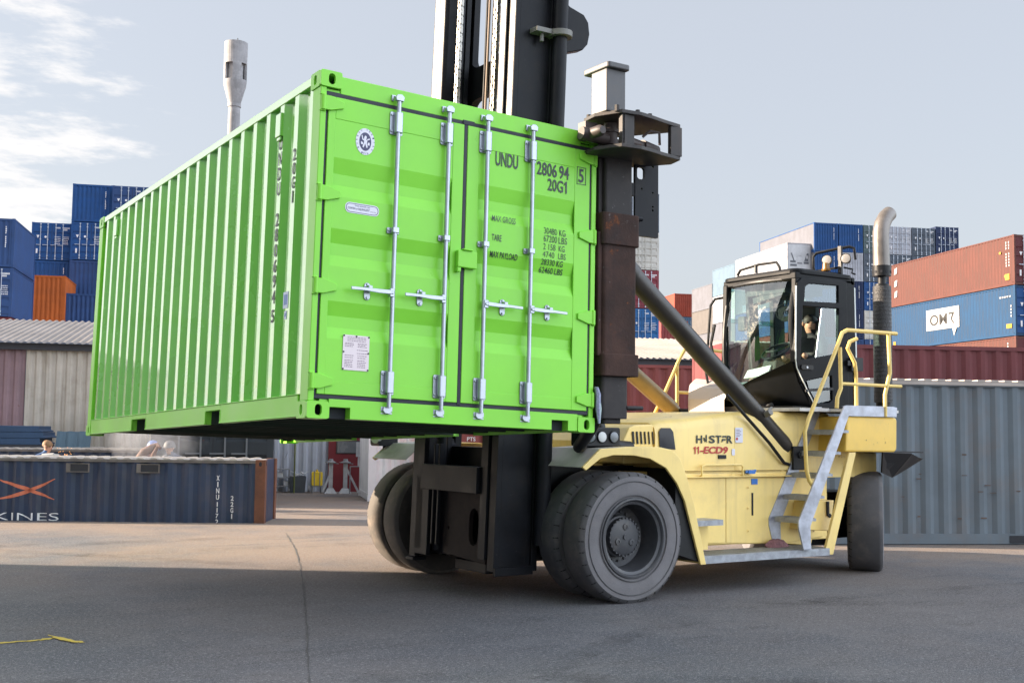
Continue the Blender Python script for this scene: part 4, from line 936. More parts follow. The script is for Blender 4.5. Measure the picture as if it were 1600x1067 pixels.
b = B(); b.rbox((10.20, CN - .015, 3.465), (11.24, CFY + .02, 3.525), .14, 'z', 6); b.rbox((10.30, CN + .08, 3.525), (11.18, CFY - .08, 3.555), .12, 'z', 6); cb(b, 'cab_roof', CABM, bevel=.025)
b = B(); b.box((10.2, CN + .05, 1.86), (11.17, CFY - .05, 1.92)); cb(b, 'cab_floor', CABM)
def sheet(nu, nv, fn, thick=None):
    b = B(); g = [[b.p(fn(i / nu, j / nv)) for j in range(nv + 1)] for i in range(nu + 1)]
    for i in range(nu):
        for j in range(nv): b.face((g[i][j], g[i + 1][j], g[i + 1][j + 1], g[i][j + 1]))
    return b
def wsf(u, v):     # windscreen, bowed out towards its middle
    zb = 2.43 - .40 * u; z = zb + (3.42 - zb) * v; y = CN + .06 + (CFY - CN - .12) * u
    bow = .10 * math.sin(math.pi * u); x = 10.20 - bow + .055 * (2 * v - 1) ** 2 - .03 * math.sin(math.pi * v) + .03 * v
    return V((x, y, z))
b = sheet(14, 10, wsf); cb(b, 'windscreen', GLASS, smooth=80)
b = B(); edge = [wsf(0, k / 8) for k in range(9)] + [wsf(k / 12, 1) for k in range(1, 13)] + [wsf(1, 1 - k / 8) for k in range(1, 9)] + [wsf(1 - k / 12, 0) for k in range(1, 13)]
b.tube(edge, .026, 8, caps=False); cb(b, 'windscreen_seal', BLACK)
# near side door
b = B(); do = [(10.225, 3.36), (10.30, 3.425), (10.98, 3.44), (11.08, 3.44), (11.10, 1.90), (10.60, 1.86), (10.50, 1.93), (10.25, 2.32), (10.20, 2.46)]
b.holed(do, [[(10.345, 3.15), (10.93, 3.17), (10.93, 3.375), (10.43, 3.365), (10.36, 3.32)], [(10.32, 3.09), (10.935, 3.10), (10.92, 2.58), (10.86, 2.55), (10.285, 2.455), (10.275, 2.50)], [(10.31, 2.20), (10.37, 2.22), (10.80, 2.29), (10.81, 2.00), (10.75, 1.965), (10.46, 1.935)]], (0, CN - .012, 0), X_, Z_, -.05)
dr = cb(b, 'cab_door', CABM, bevel=.008)
b = B(); b.rbox((10.27, CN - .03, 2.345), (10.47, CN - .010, 2.40), .02, 'y'); b.m = 1; b.cyl((10.36, CN - .030, 2.372), (10.36, CN - .036, 2.372), .014, n=10); b.m = 0; b.box((11.1, CN - .06, 2.36), (11.3, CN - .02, 2.52)); b.box((11.04, CN - .05, 2.42), (11.12, CN - .01, 2.48)); b.bar((10.34, CN - .02, 2.10), (10.81, CN - .02, 2.135), .012, .03)
cb(b, 'door_handle', [BLACK, ZINC])
b = B(); b.poly([(10.345, CN + .01, 3.15), (10.93, CN + .01, 3.17), (10.93, CN + .01, 3.375), (10.43, CN + .01, 3.365), (10.36, CN + .01, 3.32)]); b.poly([(10.31, CN + .01, 2.2), (10.80, CN + .01, 2.29), (10.81, CN + .01, 2.0), (10.46, CN + .01, 1.935)]); b.poly([(10.66, CN + .012, 3.10), (10.935, CN + .012, 3.10), (10.92, CN + .012, 2.56), (10.55, CN + .012, 2.50)])
b.m = 1; b.bar((10.66, CN + .008, 3.09), (10.55, CN + .008, 2.50), .006, .012)
cb(b, 'door_window', [GLASS2, ZINC])
b = B(); b.poly([(10.24, CFY - .03, 3.40), (11.05, CFY - .03, 3.40), (11.05, CFY - .03, 2.0), (10.5, CFY - .03, 2.0), (10.24, CFY - .03, 2.45)]); b.bar((10.24, CFY - .03, 3.0), (11.05, CFY - .03, 3.0), .05, .05); cb(b, 'side_window', [GLASS])
b = B(); b.poly([(11.20, CN + .1, 2.40), (11.20, CFY - .1, 2.40), (11.20, CFY - .1, 3.40), (11.20, CN + .1, 3.40)]); cb(b, 'rear_window', GLASS)
b = B(); b.bar((11.255, CN + .03, 3.38), (11.275, CN + .03, 2.42), .012, .035); cb(b, 'lit_rear_edge', mat('pale_trim', (.60, .64, .62), .3))  # pale bar: the side-lit rear edge of the cab put into colour
b = B(); b.bar((10.195, CN - .02, 3.32), (10.18, CN - .02, 2.46), .010, .016); b.tube([(10.18, CN - .02, 2.46), (10.2, CN - .02, 2.36), (10.5, CN - .02, 1.92)], .007, 6); cb(b, 'door_trim', mat('pale_trim'))
# inside
DK = mat('cab_lining', (.045, .046, .05), .75, var=.2)
b = B(); b.rbox((10.70, 9.90, 2.28), (11.14, 10.40, 2.42), .05, 'z'); b.hexa([(11.0, 9.9, 2.40), (11.12, 9.9, 2.40), (11.12, 10.4, 2.40), (11.0, 10.4, 2.40), (11.06, 9.95, 3.0), (11.15, 9.95, 3.0), (11.15, 10.35, 3.0), (11.06, 10.35, 3.0)]); b.rbox((11.05, 10.02, 3.02), (11.14, 10.28, 3.2), .04, 'x'); b.box((10.75, 10.0, 1.92), (11.1, 10.3, 2.28)); cb(b, 'seat', DK, bevel=.02)
b = B(); b.hexa([(10.25, 9.98, 1.92), (10.42, 9.98, 1.92), (10.42, 10.32, 1.92), (10.25, 10.32, 1.92), (10.40, 10.04, 2.50), (10.52, 10.04, 2.46), (10.52, 10.26, 2.46), (10.40, 10.26, 2.50)]); cb(b, 'console', DK, bevel=.02)
b = B(); c0 = V((10.50, 10.15, 2.60)); nx = V((-.55, 0, .83)).normalized(); ux = V((0, 1, 0)); vx = nx.cross(ux); b.tube([c0 + (ux * math.cos(2 * math.pi * k / 24) + vx * math.sin(2 * math.pi * k / 24)) * .18 for k in range(25)], .015, 8, caps=False); b.cyl(c0 - nx * .15, c0 + nx * .01, .03)
for k in range(3): a = 2 * math.pi * k / 3; b.bar(c0, c0 + (ux * math.cos(a) + vx * math.sin(a)) * .17, .02, .014)
cb(b, 'steering_wheel', BLACK)
b = B(); c0 = V((10.52, 10.02, 3.06)); ax = V((-.75, -.55, .1)).normalized()
b.lathe(c0, ax, [(-.05, .03), (-.05, .10), (-.045, .10)], 20); px_ = ax.cross(Z_).normalized(); py_ = px_.cross(ax)
for rr in (.10, .07, .035): b.tube([c0 + ax * .03 + (px_ * math.cos(2 * math.pi * k / 20) + py_ * math.sin(2 * math.pi * k / 20)) * rr for k in range(21)], .004, 5, caps=False)
for k in range(4): a = math.pi / 2 * k + .5; d = px_ * math.cos(a) + py_ * math.sin(a); e = px_ * -math.sin(a) + py_ * math.cos(a); b.poly([c0 + d * .02, c0 + d * .085 - e * .03, c0 + d * .09 + e * .02])
b.bar(c0 - ax * .05, (10.60, 10.02, 3.42), .02, .02); cb(b, 'fan', DK)
b = B(); b.bar((10.62, 10.60, 1.95), (10.55, 10.62, 3.44), .10, .12); b.box((10.35, 9.85, 3.28), (11.0, 10.5, 3.45)); b.bar((10.42, 9.9, 3.30), (10.42, 10.4, 3.22), .12, .08); b.rbox((10.30, 10.48, 2.86), (10.36, 10.60, 3.04), .02, 'x'); b.bar((10.33, 10.55, 2.9), (10.5, 10.62, 3.0), .015, .015); b.box((10.5, 9.62, 1.92), (11.1, 9.84, 2.34)); cb(b, 'cab_lining', DK, bevel=.01)
b = B(); b.hexa([(10.30, 10.10, 2.30), (10.32, 10.10, 2.28), (10.34, 10.50, 2.25), (10.30, 10.50, 2.27), (10.36, 10.10, 2.42), (10.38, 10.10, 2.42), (10.40, 10.50, 2.37), (10.37, 10.50, 2.37)]); cb(b, 'paper_sheet', WHITE)
# outside fittings
b = B(); b.tube([(10.30, 10.60, 3.56), (10.30, 10.55, 3.62), (10.32, 10.25, 3.66), (10.34, 9.98, 3.66), (10.34, 9.93, 3.60), (10.34, 9.92, 3.55)], .017, 8); b.bar((10.32, 10.3, 3.56), (10.32, 10.3, 3.65), .02, .04); cb(b, 'roof_bar', BLACK)
b = B(); b.tube([(10.98, 9.95, 3.58), (10.95, 9.95, 3.64), (10.95, 9.95, 3.78), (10.97, 9.92, 3.82), (11.10, 9.72, 3.86), (11.18, 9.58, 3.88), (11.22, 9.54, 3.86), (11.24, 9.54, 3.72)], .018, 8); b.bar((11.06, 9.62, 3.5), (11.06, 9.62, 3.88), .05, .03, (1, 0, 0)); b.tube([(10.98, 9.95, 3.60), (11.06, 9.64, 3.62)], .014, 6)
lb = cb(b, 'lamp_bracket', BLACK)
for q in ((10.97, 9.75, 3.715), (11.08, 9.55, 3.72)):
    b = B(); ax = V((-.80, -.45, .12)); b.lathe(q, ax, [(-.09, .025), (-.08, .045), (-.02, .060), (.02, .064), (.02, .056)], 20); b.m = 1; b.lathe(q, ax, [(.018, .056), (.024, .03), (.025, 0)], 20); cb(b, 'work_light', [BLACK, mat('lit_lens', (.28, .27, .26), .25, var=.1, bump=.4, bscale=150)])
b = B(); b.lathe((10.92, 9.72, 3.575), (0, 0, 1), [(0, .05), (.02, .055), (.02, .045), (.09, .04), (.10, .02), (.10, 0)], 16); cb(b, 'beacon', mat('amber_lens', (.22, .11, .02), .3, var=.3))
b = B(); b.tube([(11.10, 9.6, 3.62), (11.2, 9.55, 3.60), (11.16, 9.53, 3.55), (11.22, 9.53, 3.54)], .012, 6); cb(b, 'cable', BLACK)
b = B(); b.tube([(10.28, CFY + .03, 3.30), (10.20, CFY + .12, 3.28), (10.16, CFY + .16, 3.2), (10.10, CFY + .18, 2.35), (10.12, CFY + .16, 2.2), (10.25, CFY + .1, 2.0), (10.4, CFY + .05, 1.80)], .016, 8); b.tube([(10.14, CFY + .06, 2.95), (10.10, CFY + .09, 2.7), (10.12, CFY + .05, 2.5), (10.16, CFY, 2.2)], .02, 6); b.tube([(10.10, CFY - .05, 2.14), (10.13, CFY - .15, 2.05), (10.05, CFY - .2, 2.02), (10.15, CFY - .35, 1.97), (10.08, CFY - .42, 1.95)], .018, 6); cb(b, 'mirror_arm', BLACK)
b = B(); loft(b, [[(10.02, 10.55, 1.84), (10.02, 11.2, 1.84), (10.02, 11.2, 2.02), (10.02, 10.55, 2.0)], [(10.06, 10.48, 1.84), (10.06, 11.25, 1.84), (10.06, 11.25, 2.2), (10.06, 10.48, 2.16)], [(10.18, 10.45, 1.84), (10.18, 11.25, 1.84), (10.18, 11.25, 2.3), (10.18, 10.45, 2.22)]]); tb(b, 'cab_base_cover', mat('sunlit_cover', (.30, .27, .26), .4, var=.06, dirt=.15, dirtc=(.35, .31, .26)), bevel=.03)  # pale tone is the sunlit yellow hood, put into the colour
# rag on the running board, bundled line by the container corner
b = B(); rr_ = random.Random(5); n = 14; rings = []
for i in range(6):
    t = i / 5; rings.append([b.p((9.36 + .16 * math.cos(2 * math.pi * k / n) * math.cos(t * 1.5) * rr_.uniform(.8, 1.15), 9.06 + .07 * math.sin(2 * math.pi * k / n) * math.cos(t * 1.5) * rr_.uniform(.8, 1.15), .381 + .085 * math.sin(t * 1.5) * rr_.uniform(.85, 1.1))) for k in range(n)])
for r0, r1 in zip(rings, rings[1:]):
    for k in range(n): b.face((r0[k], r0[(k + 1) % n], r1[(k + 1) % n], r1[k]))
tag(b.build('rag', mat('pink_rag', (.20, .095, .10), .9, var=.35, scale=30, bump=.5), None, smooth=60), 'crumpled dull pink rag lying on the grey running board below the ladder', 'rag')
lb_ = GO + GROT @ V((GW + .03, .02, .24))
b = B(); rr_ = random.Random(9)
for k in range(16):
    a = rr_.uniform(-.06, .06); pts = [lb_ + V((a * .4 + rr_.uniform(-.008, .008), a * .6, .12)), lb_ + V((a * .7 + .03, a + .02, .05 + rr_.uniform(-.02, .02))), lb_ + V((a + .04, a * 1.1 + .02, -.05)), lb_ + V((a * .8 + .03, a, -.14 + rr_.uniform(-.03, .03)))]; b.m = k % 2
    b.tube(pts, [.012, .02, .02, .009], 6)
tag(b.build('rope_bundle', [mat('pale_rope', (.45, .60, .45), .8, var=.2), mat('grey_blue_rope', (.25, .27, .38), .8, var=.3, scale=40)], None), 'pale green and grey bundle of rope at the lower right corner of the green container', 'rope')
# driver
JK = mat('dark_jacket', (.012, .013, .017), .8, var=.3); HAIR = mat('dark_hair')
J = dict(pelvis=(0, 0, .10, .135), spine=(0, .03, .33, .14), chest=(0, .02, .50, .145), neck=(0, -.01, .66, .055), jaw=(0, -.035, .725, .066), head=(0, -.03, .80, .088), top=(0, -.02, .865, .06),
         sl=(.17, .01, .57, .07), el=(.24, -.08, .32, .05), wl=(.20, -.30, .36, .035), hl=(.18, -.37, .40, .036), sr=(-.17, .01, .57, .07), er=(-.25, -.06, .33, .05), wr=(-.19, -.28, .34, .035), hr=(-.17, -.35, .38, .036),
         kl=(.13, -.42, .14, .075), al=(.13, -.46, -.30, .05), tl=(.13, -.60, -.36, .045), kr=(-.13, -.42, .14, .075), ar=(-.13, -.46, -.30, .05), tr=(-.13, -.60, -.36, .045))
BN = [('pelvis', 'spine', 1), ('spine', 'chest', 1), ('chest', 'neck', 1), ('neck', 'jaw', 0), ('jaw', 'head', 0), ('head', 'top', 0), ('chest', 'sl', 1), ('sl', 'el', 1), ('el', 'wl', 1), ('wl', 'hl', 0), ('chest', 'sr', 1), ('sr', 'er', 1), ('er', 'wr', 1), ('wr', 'hr', 0),
      ('pelvis', 'kl', 1), ('kl', 'al', 1), ('al', 'tl', 1), ('pelvis', 'kr', 1), ('kr', 'ar', 1), ('ar', 'tr', 1)]
hp_ = at(1267, 506, Y=10.08)
person('person', 'man with dark hair and a black jacket seated inside the forklift cab', (hp_.x + .02, 10.08, hp_.z - .80), R(-90 + 0), J, BN, [SKIN, JK], hairmat=HAIR, face=(.62, -.75, 0))
# ================================================================ the yard
def asphalt():
    m = bpy.data.materials.new('yard_asphalt'); m.use_nodes = True; t = m.node_tree; N = t.nodes; L = t.links; bs = N['Principled BSDF']
    tc_ = N.new('ShaderNodeTexCoord')
    def noise(s, d=4, r=.6, st=None):
        n = N.new('ShaderNodeTexNoise'); n.inputs['Scale'].default_value = s; n.inputs['Detail'].default_value = d; n.inputs['Roughness'].default_value = r
        mp_ = N.new('ShaderNodeMapping'); mp_.inputs['Scale'].default_value = st or (1, 1, 1); mp_.inputs['Rotation'].default_value = (0, 0, R(20) if st else 0); L.new(tc_.outputs['Object'], mp_.inputs[0]); L.new(mp_.outputs[0], n.inputs['Vector']); return n.outputs[0]
    def ramp(src, a, b_, lo=0.0, hi=1.0):
        n = N.new('ShaderNodeMapRange'); n.interpolation_type = 'SMOOTHSTEP'; L.new(src, n.inputs[0])
        for i, q in enumerate((a, b_, lo, hi)): n.inputs[i + 1].default_value = q
        return n.outputs[0]
    def mix(f_, a, b_):
        n = N.new('ShaderNodeMixRGB')
        if isinstance(f_, float): n.inputs[0].default_value = f_
        else: L.new(f_, n.inputs[0])
        for i, q in ((1, a), (2, b_)):
            if isinstance(q, tuple): n.inputs[i].default_value = (*q, 1)
            else: L.new(q, n.inputs[i])
        return n.outputs[0]
    c = mix(ramp(noise(.35, 6), .32, .68), (.082, .089, .103), (.118, .122, .132))
    sx_ = N.new('ShaderNodeSeparateXYZ'); L.new(tc_.outputs['Object'], sx_.inputs[0])
    m1 = N.new('ShaderNodeMath'); m1.operation = 'MULTIPLY_ADD'; L.new(sx_.outputs[0], m1.inputs[0]); m1.inputs[1].default_value = .5; L.new(sx_.outputs[1], m1.inputs[2])
    dm = N.new('ShaderNodeMath'); dm.operation = 'MULTIPLY'; L.new(ramp(noise(.22, 7, .7), .34, .60, 0, .95), dm.inputs[0]); L.new(ramp(m1.outputs[0], 12.5, 17.0, .22, 1.0), dm.inputs[1])   # dust denser further out, the sunlit ground's warmth put into it
    c = mix(ramp(noise(9, 5, .65), .35, .68, 0, .4), c, (.07, .071, .077))
    c = mix(ramp(noise(.75, 9, .78), .48, .62, 0, .45), c, (.155, .158, .165))
    c = mix(ramp(noise(2.2, 7, .75, (.5, 1.3, 1)), .56, .66, 0, .5), c, (.050, .051, .055))
    c = mix(dm.outputs[0], c, (.225, .17, .13))            # dust lying on it, with the warm sunlit tone
    c = mix(ramp(noise(1.1, 8, .72, (.28, 1.6, 1)), .56, .70, 0, .5), c, (.055, .055, .058))    # drag marks and oil
    c = mix(ramp(noise(34, 2, .55), .56, .66, 0, .65), c, (.26, .26, .262))
    c = mix(ramp(noise(110, 1, .5), .55, .65, 0, .6), c, (.30, .30, .30))               # pale chippings
    c = mix(ramp(noise(40, 2, .5), .30, .40, .75, 0), c, (.035, .036, .04))
    v = N.new('ShaderNodeTexVoronoi'); v.inputs['Scale'].default_value = 7; L.new(tc_.outputs['Object'], v.inputs['Vector'])
    c = mix(ramp(v.outputs['Distance'], .0, .055, .8, 0), c, mix(noise(5, 1), (.04, .04, .04), (.42, .40, .38)))   # grit and litter
    L.new(c, bs.inputs['Base Color']); bs.inputs['Roughness'].default_value = .82; bs.inputs['Specular IOR Level'].default_value = .3
    bn = N.new('ShaderNodeBump'); bn.inputs['Strength'].default_value = .7; bn.inputs['Distance'].default_value = .012
    ad = N.new('ShaderNodeMath'); ad.operation = 'ADD'; L.new(noise(90, 3), ad.inputs[0]); L.new(noise(1.2, 3), ad.inputs[1]); L.new(ad.outputs[0], bn.inputs['Height']); L.new(bn.outputs[0], bs.inputs['Normal'])
    return m
ASPH = asphalt()
b = B(); b.poly([(-900, -400, 0), (1500, -400, 0), (1500, 1500, 0), (-900, 1500, 0)]); tag(b.build('ground', ASPH), 'grey dusty asphalt yard', 'ground', kind='structure')
def strip(name, pts, wd, m, z=.004, jit=0.0, **k):
    b = B(); rr_ = random.Random(len(pts)); pts = [V((p[0], p[1], z)) for p in pts]; L_ = []; R_ = []
    for i, p in enumerate(pts):
        d = (pts[min(i + 1, len(pts) - 1)] - pts[max(i - 1, 0)]).normalized(); n = V((-d.y, d.x, 0)); a = wd * (1 + rr_.uniform(-jit, jit))
        L_.append(b.p(p + n * a)); R_.append(b.p(p - n * a))
    for i in range(len(pts) - 1): b.face((L_[i], R_[i], R_[i + 1], L_[i + 1]))
    return b
def gpt(u, v): q = at(u, v, Z=0); return (q.x, q.y)
def dense(pts, n=10, j=.02, seed=1):
    rr_ = random.Random(seed); o = []
    for (xa, ya), (xb, yb) in zip(pts, pts[1:]):
        for k in range(n): t = k / n; o.append((xa + (xb - xa) * t + rr_.uniform(-j, j), ya + (yb - ya) * t + rr_.uniform(-j, j)))
    return o + [pts[-1]]
SEAM = mat('seam_tar', (.082, .080, .078), .8, var=.3, dirt=.6, dirtc=(.12, .11, .10), scale=5)
tag(strip('', dense([gpt(446, 832), gpt(462, 858), gpt(472, 900), gpt(478, 960), gpt(484, 1075)], 14, .008), .0055, SEAM, jit=.9).build('asphalt_seam', SEAM), 'dark seam running through the asphalt', 'seam', kind='structure')
SCF = bpy.data.materials.new('tyre_scuff'); SCF.use_nodes = True; q_ = SCF.node_tree; q_.nodes.clear(); o_ = q_.nodes.new('ShaderNodeOutputMaterial'); mx_ = q_.nodes.new('ShaderNodeMixShader'); tr_ = q_.nodes.new('ShaderNodeBsdfTransparent'); df_ = q_.nodes.new('ShaderNodeBsdfDiffuse'); df_.inputs[0].default_value = (.035, .035, .037, 1)
tc_ = q_.nodes.new('ShaderNodeTexCoord'); nz_ = q_.nodes.new('ShaderNodeTexNoise'); nz_.inputs['Scale'].default_value = 1.6; nz_.inputs['Detail'].default_value = 9; nz_.inputs['Roughness'].default_value = .8; mr_ = q_.nodes.new('ShaderNodeMapRange'); mr_.inputs[1].default_value = .46; mr_.inputs[2].default_value = .72; mr_.inputs[3].default_value = 0; mr_.inputs[4].default_value = .28
q_.links.new(tc_.outputs['Object'], nz_.inputs['Vector']); q_.links.new(nz_.outputs[0], mr_.inputs[0]); q_.links.new(mr_.outputs[0], mx_.inputs[0]); q_.links.new(tr_.outputs[0], mx_.inputs[1]); q_.links.new(df_.outputs[0], mx_.inputs[2]); q_.links.new(mx_.outputs[0], o_.inputs[0])
for k_, (pts_, w_) in enumerate((([(-6, 9.5), (-1, 8.6), (4, 6.6), (8, 3.2), (10, -1)], .14), ([(-6, 8.9), (-1, 8.0), (4, 6.0), (7.4, 2.8), (9.3, -1)], .14), ([(2, 17), (5, 13.2), (8.2, 8.1), (13.5, 6.2), (22, 5.6)], .16), ([(-3, 16.8), (3, 15.2), (9, 14.6), (16, 12.5)], .2), ([(-4, 18.2), (3, 16.6), (9, 16.1), (16, 14)], .2), ([(3.2, 5.5), (6, 7.3), (9.5, 7.9), (15, 7.2)], .12))):
    sm_ = []
    for i in range(len(pts_) - 1):      # smooth curve through the points
        p0, p1, p2, p3 = pts_[max(i - 1, 0)], pts_[i], pts_[i + 1], pts_[min(i + 2, len(pts_) - 1)]
        for j in range(12):
            t = j / 12; sm_.append(tuple(.5 * (2 * p1[a] + (p2[a] - p0[a]) * t + (2 * p0[a] - 5 * p1[a] + 4 * p2[a] - p3[a]) * t * t + (3 * p1[a] - p0[a] - 3 * p2[a] + p3[a]) * t ** 3) for a in (0, 1)))
    tag(strip('', sm_, w_, SCF, z=.0025 + .0004 * k_).build('tyre_mark', SCF), 'faint dark tyre mark on the asphalt', 'tyre mark', kind='structure')
YP = mat('worn_yellow_paint', (.50, .38, .06), .8, var=.15)
b = strip('', dense([gpt(-20, 1006), gpt(60, 1000), gpt(90, 996), gpt(128, 1004)], 12, .012, 2), .022, YP, jit=.6)
for k in range(7):
    q = strip('', dense([gpt(76 + k * 2, 992 + k), gpt(104 + k * 3, 1000 + k * .8)], 6, .012, 3 + k), .012, YP, z=.004 + .0006 * (k + 1), jit=.8); n0 = len(b.v); b.v += q.v; b.f += [[i + n0 for i in f] for f in q.f]; b.mi += q.mi; b.sm += q.sm
tag(b.build('painted_arrow', YP), 'rough yellow arrow painted on the asphalt', 'marking', kind='structure')
# ---------------------------------------------------------------- containers standing about
GD = V((.358, .934, 0)).normalized(); GP = V((GD.y, -GD.x, 0))       # the yard's grid
YAW = math.atan2(GP.y, GP.x); CW = 2.438
SHELLS = {}
def obj_of(name, me, mats, parent):
    o = bpy.data.objects.new(name, me); col.objects.link(o); o.parent = parent
    for i, m in enumerate(mats): o.material_slots[i].link = 'OBJECT'; o.material_slots[i].material = m
    return o
def mesh_of(b, n=1):
    ph = mat('placeholder'); o = b.build('t', [ph] * n); me = o.data; bpy.data.objects.remove(o); return me
MARK = mat('white_marking', (.66, .67, .70), .6, var=.1); ROD = mat('rod_steel', (.42, .47, .55), .45, metal=.3, var=.1); GAP = mat('dark_gap', (.02, .022, .028), .8)
def shell_mesh(L, H, W=CW):
    k = ('shell', L, H, W)
    if k not in SHELLS:
        b = B(); corr_wall(b, (.014, L - .12, .15), -Y_, Z_, L - .24, H - .22); corr_wall(b, (W - .014, .12, .15), Y_, Z_, L - .24, H - .22); corr_wall(b, (W - .12, L - .014, .12), -X_, Z_, W - .24, H - .24)
        corr_wall(b, (W - .06, .06, H - .014), Y_, -X_, L - .12, W - .12, pitch=.22, depth=.016); b.box((.06, .06, .12), (W - .06, L - .06, .15)); SHELLS[k] = mesh_of(b)
    return SHELLS[k]
def frame_mesh(L, H, W=CW):
    k = ('frame', L, H, W)
    if k not in SHELLS:
        b = B()
        for x0, x1 in ((0, .15), (W - .15, W)):
            for y0, y1 in ((0, .15), (L - .15, L)):
                b.box((x0 + .006, y0 + .006, .118), (x1 - (.05 if x0 == 0 else 0.006), y1 - .02 if y0 == 0 else y1 - .006, H - .118))
                b.box((x0, y0, 0), (x1 + (.012 if x0 == 0 else 0), y1 + (.028 if y0 == 0 else 0), .118)); b.box((x0, y0, H - .118), (x1 + (.012 if x0 == 0 else 0), y1 + (.028 if y0 == 0 else 0), H))
        for x0, x1 in ((.005, .07), (W - .07, W - .005)): b.box((x0, .18, .012), (x1, L - .18, .16)); b.box((x0, .18, H - .08), (x1, L - .18, H - .012))
        for y0, y1 in ((.006, .09), (L - .09, L - .006)): b.box((.162, y0, .012), (W - .162, y1, .13)); b.box((.162, y0, H - .13), (W - .162, y1, H - .012))
        SHELLS[k] = mesh_of(b)
    return SHELLS[k]
def end_mesh(H, W=CW):
    k = ('end', H, W)
    if k not in SHELLS: b = B(); corr_wall(b, (.10, .02, .13), X_, Z_, W - .2, H - .26, pitch=.26, depth=.045, start=.02); SHELLS[k] = mesh_of(b)
    return SHELLS[k]
def door_mesh(H, left, W=CW):
    k = ('door', H, left, W)
    if k not in SHELLS:
        b = B(); x0, x1 = (.07, W / 2 - .012) if left else (W / 2 + .012, W - .07)
        zs = [(.15, .012)]; n = 4
        for i in range(n):
            z0 = .35 + (H - .7) * i / n; dz_ = (H - .7) / n
            zs += [(z0, .012), (z0 + .1 * dz_, .05), (z0 + .32 * dz_, .05), (z0 + .45 * dz_, .012)]
        zs.append((H - .14, .012))
        A = [b.p((x0, q, z)) for z, q in zs]; C_ = [b.p((x1, q, z)) for z, q in zs]
        for i in range(len(zs) - 1): b.face((A[i], C_[i], C_[i + 1], A[i + 1]))
        b.box((x0, .011, .15), (x0 + .05, .03, H - .14)); b.box((x1 - .05, .011, .15), (x1, .03, H - .14)); SHELLS[k] = mesh_of(b)
    return SHELLS[k]
def rod_mesh(H):
    k = ('rod', H)
    if k not in SHELLS:
        b = B(); b.box((-.018, -.04, .06), (.018, -.01, H - .06))
        for z in (.10, .28, H * .55, H - .30, H - .10): b.box((-.04, -.048, z - .035), (.04, .008, z + .035))
        b.box((-.30, -.045, H * .40), (.0, -.03, H * .40 + .03)); SHELLS[k] = mesh_of(b)
    return SHELLS[k]
def marks_mesh(kind, H, seed):
    k = ('marks', kind, H, seed % 3)
    if k not in SHELLS:
        b = B(); rr_ = random.Random(seed)
        if kind == 'plain':       # vertical row of characters near the right post
            z = H - .42
            for i in range(11):
                if i not in (4,): b.box((1.98, .004, z - .075), (2.03 + rr_.uniform(-.01, .012), .012, z))
                z -= .105
        else:
            for z, x0, n in ((H - .36, 1.48, 4), (H - .36, 1.86, 7), (H - .48, 1.90, 4)):
                for i in range(n): b.box((x0 + i * .062, .0, z), (x0 + i * .062 + .045, .006, z + .09))
            for r_ in range(5):
                z = H * .62 - r_ * .11; x = 1.40
                while x < 1.7: w_ = rr_.uniform(.03, .08); b.box((x, .0, z), (x + w_, .006, z + .04)); x += w_ + .03
                x = 1.9
                while x < 2.2: w_ = rr_.uniform(.03, .07); b.box((x, .0, z), (x + w_, .006, z + .045)); x += w_ + .025
            b.prism([(.30, H * .66), (.48, H * .66), (.39, H * .58)], (0, .004, 0), X_, Z_, .004); b.prism(circle(.85, H * .62, .07, n=12), (0, .004, 0), X_, Z_, .004); b.box((.30, .0, H * .18), (.40, .006, H * .30))
        SHELLS[k] = mesh_of(b)
    return SHELLS[k]
PAINTS = {}
def cpaint(name, c, **k):
    if name not in PAINTS: PAINTS[name] = mat(name, c, **{**dict(rough=.62, var=.12, scale=.9, dirt=.28, dirtc=tuple(x * .6 + .012 for x in c), rust=.24, streak=.22, spec=.18), **k})
    return PAINTS[name]
seedc = [0]
def box_container(label, o, yaw, L=6.058, H=2.6, m=None, front='plain', side=None, group=None, mark=True, W=CW, rods=None, name='shipping_container', markm=None, frontm=None):
    """o: front lower left corner on its base"""
    seedc[0] += 1
    t = thing(name, label, 'shipping container', o, Matrix.Rotation(yaw, 3, 'Z'), group)
    obj_of('shell', shell_mesh(L, H, W), [side or m], t); obj_of('frame', frame_mesh(L, H, W), [m], t)
    if front == 'plain': obj_of('end_wall', end_mesh(H, W), [frontm or m], t)
    elif front == 'door':
        for lf in (True, False):
            obj_of('door', door_mesh(H, lf, W), [frontm or m], t)
        for x in (.55, .98, 1.46, 1.89): r_ = obj_of('locking_rod', rod_mesh(H), [rods or ROD], t); r_.location = (x, 0, 0)
        b_ = obj_of('door_gap', gap_mesh(H), [GAP], t)
    if mark and front in ('plain', 'door'): obj_of('markings', marks_mesh(front, H, seedc[0]), [markm or MARK], t)
    return t
def gap_mesh(H):
    k = ('gap', H)
    if k not in SHELLS: b = B(); b.box((CW / 2 - .012, .02, .14), (CW / 2 + .012, .05, H - .13)); b.box((.06, .03, H - .145), (CW - .06, .05, H - .13)); b.box((.06, .03, .13), (CW - .06, .05, .15)); SHELLS[k] = mesh_of(b)
    return SHELLS[k]
BLU = cpaint('container_blue', (.016, .065, .20)); BLU2 = cpaint('container_deep_blue', (.028, .062, .165)); NAVY = cpaint('container_navy', (.020, .034, .085)); SLATE = cpaint('container_slate', (.075, .095, .125)); LGREY = cpaint('container_light_grey', (.34, .36, .41))
WHT = cpaint('container_white', (.32, .33, .36), rust=.0); PALE = cpaint('container_pale_grey', (.13, .137, .165), rust=0); BEIGE = cpaint('container_beige', (.12, .112, .11)); SKYB = cpaint('container_sky_blue', (.11, .17, .235)); MAR = cpaint('container_maroon', (.115, .022, .026)); REDB = cpaint('container_red_brown', (.28, .055, .034)); OXR = cpaint('container_oxide', (.30, .075, .045))
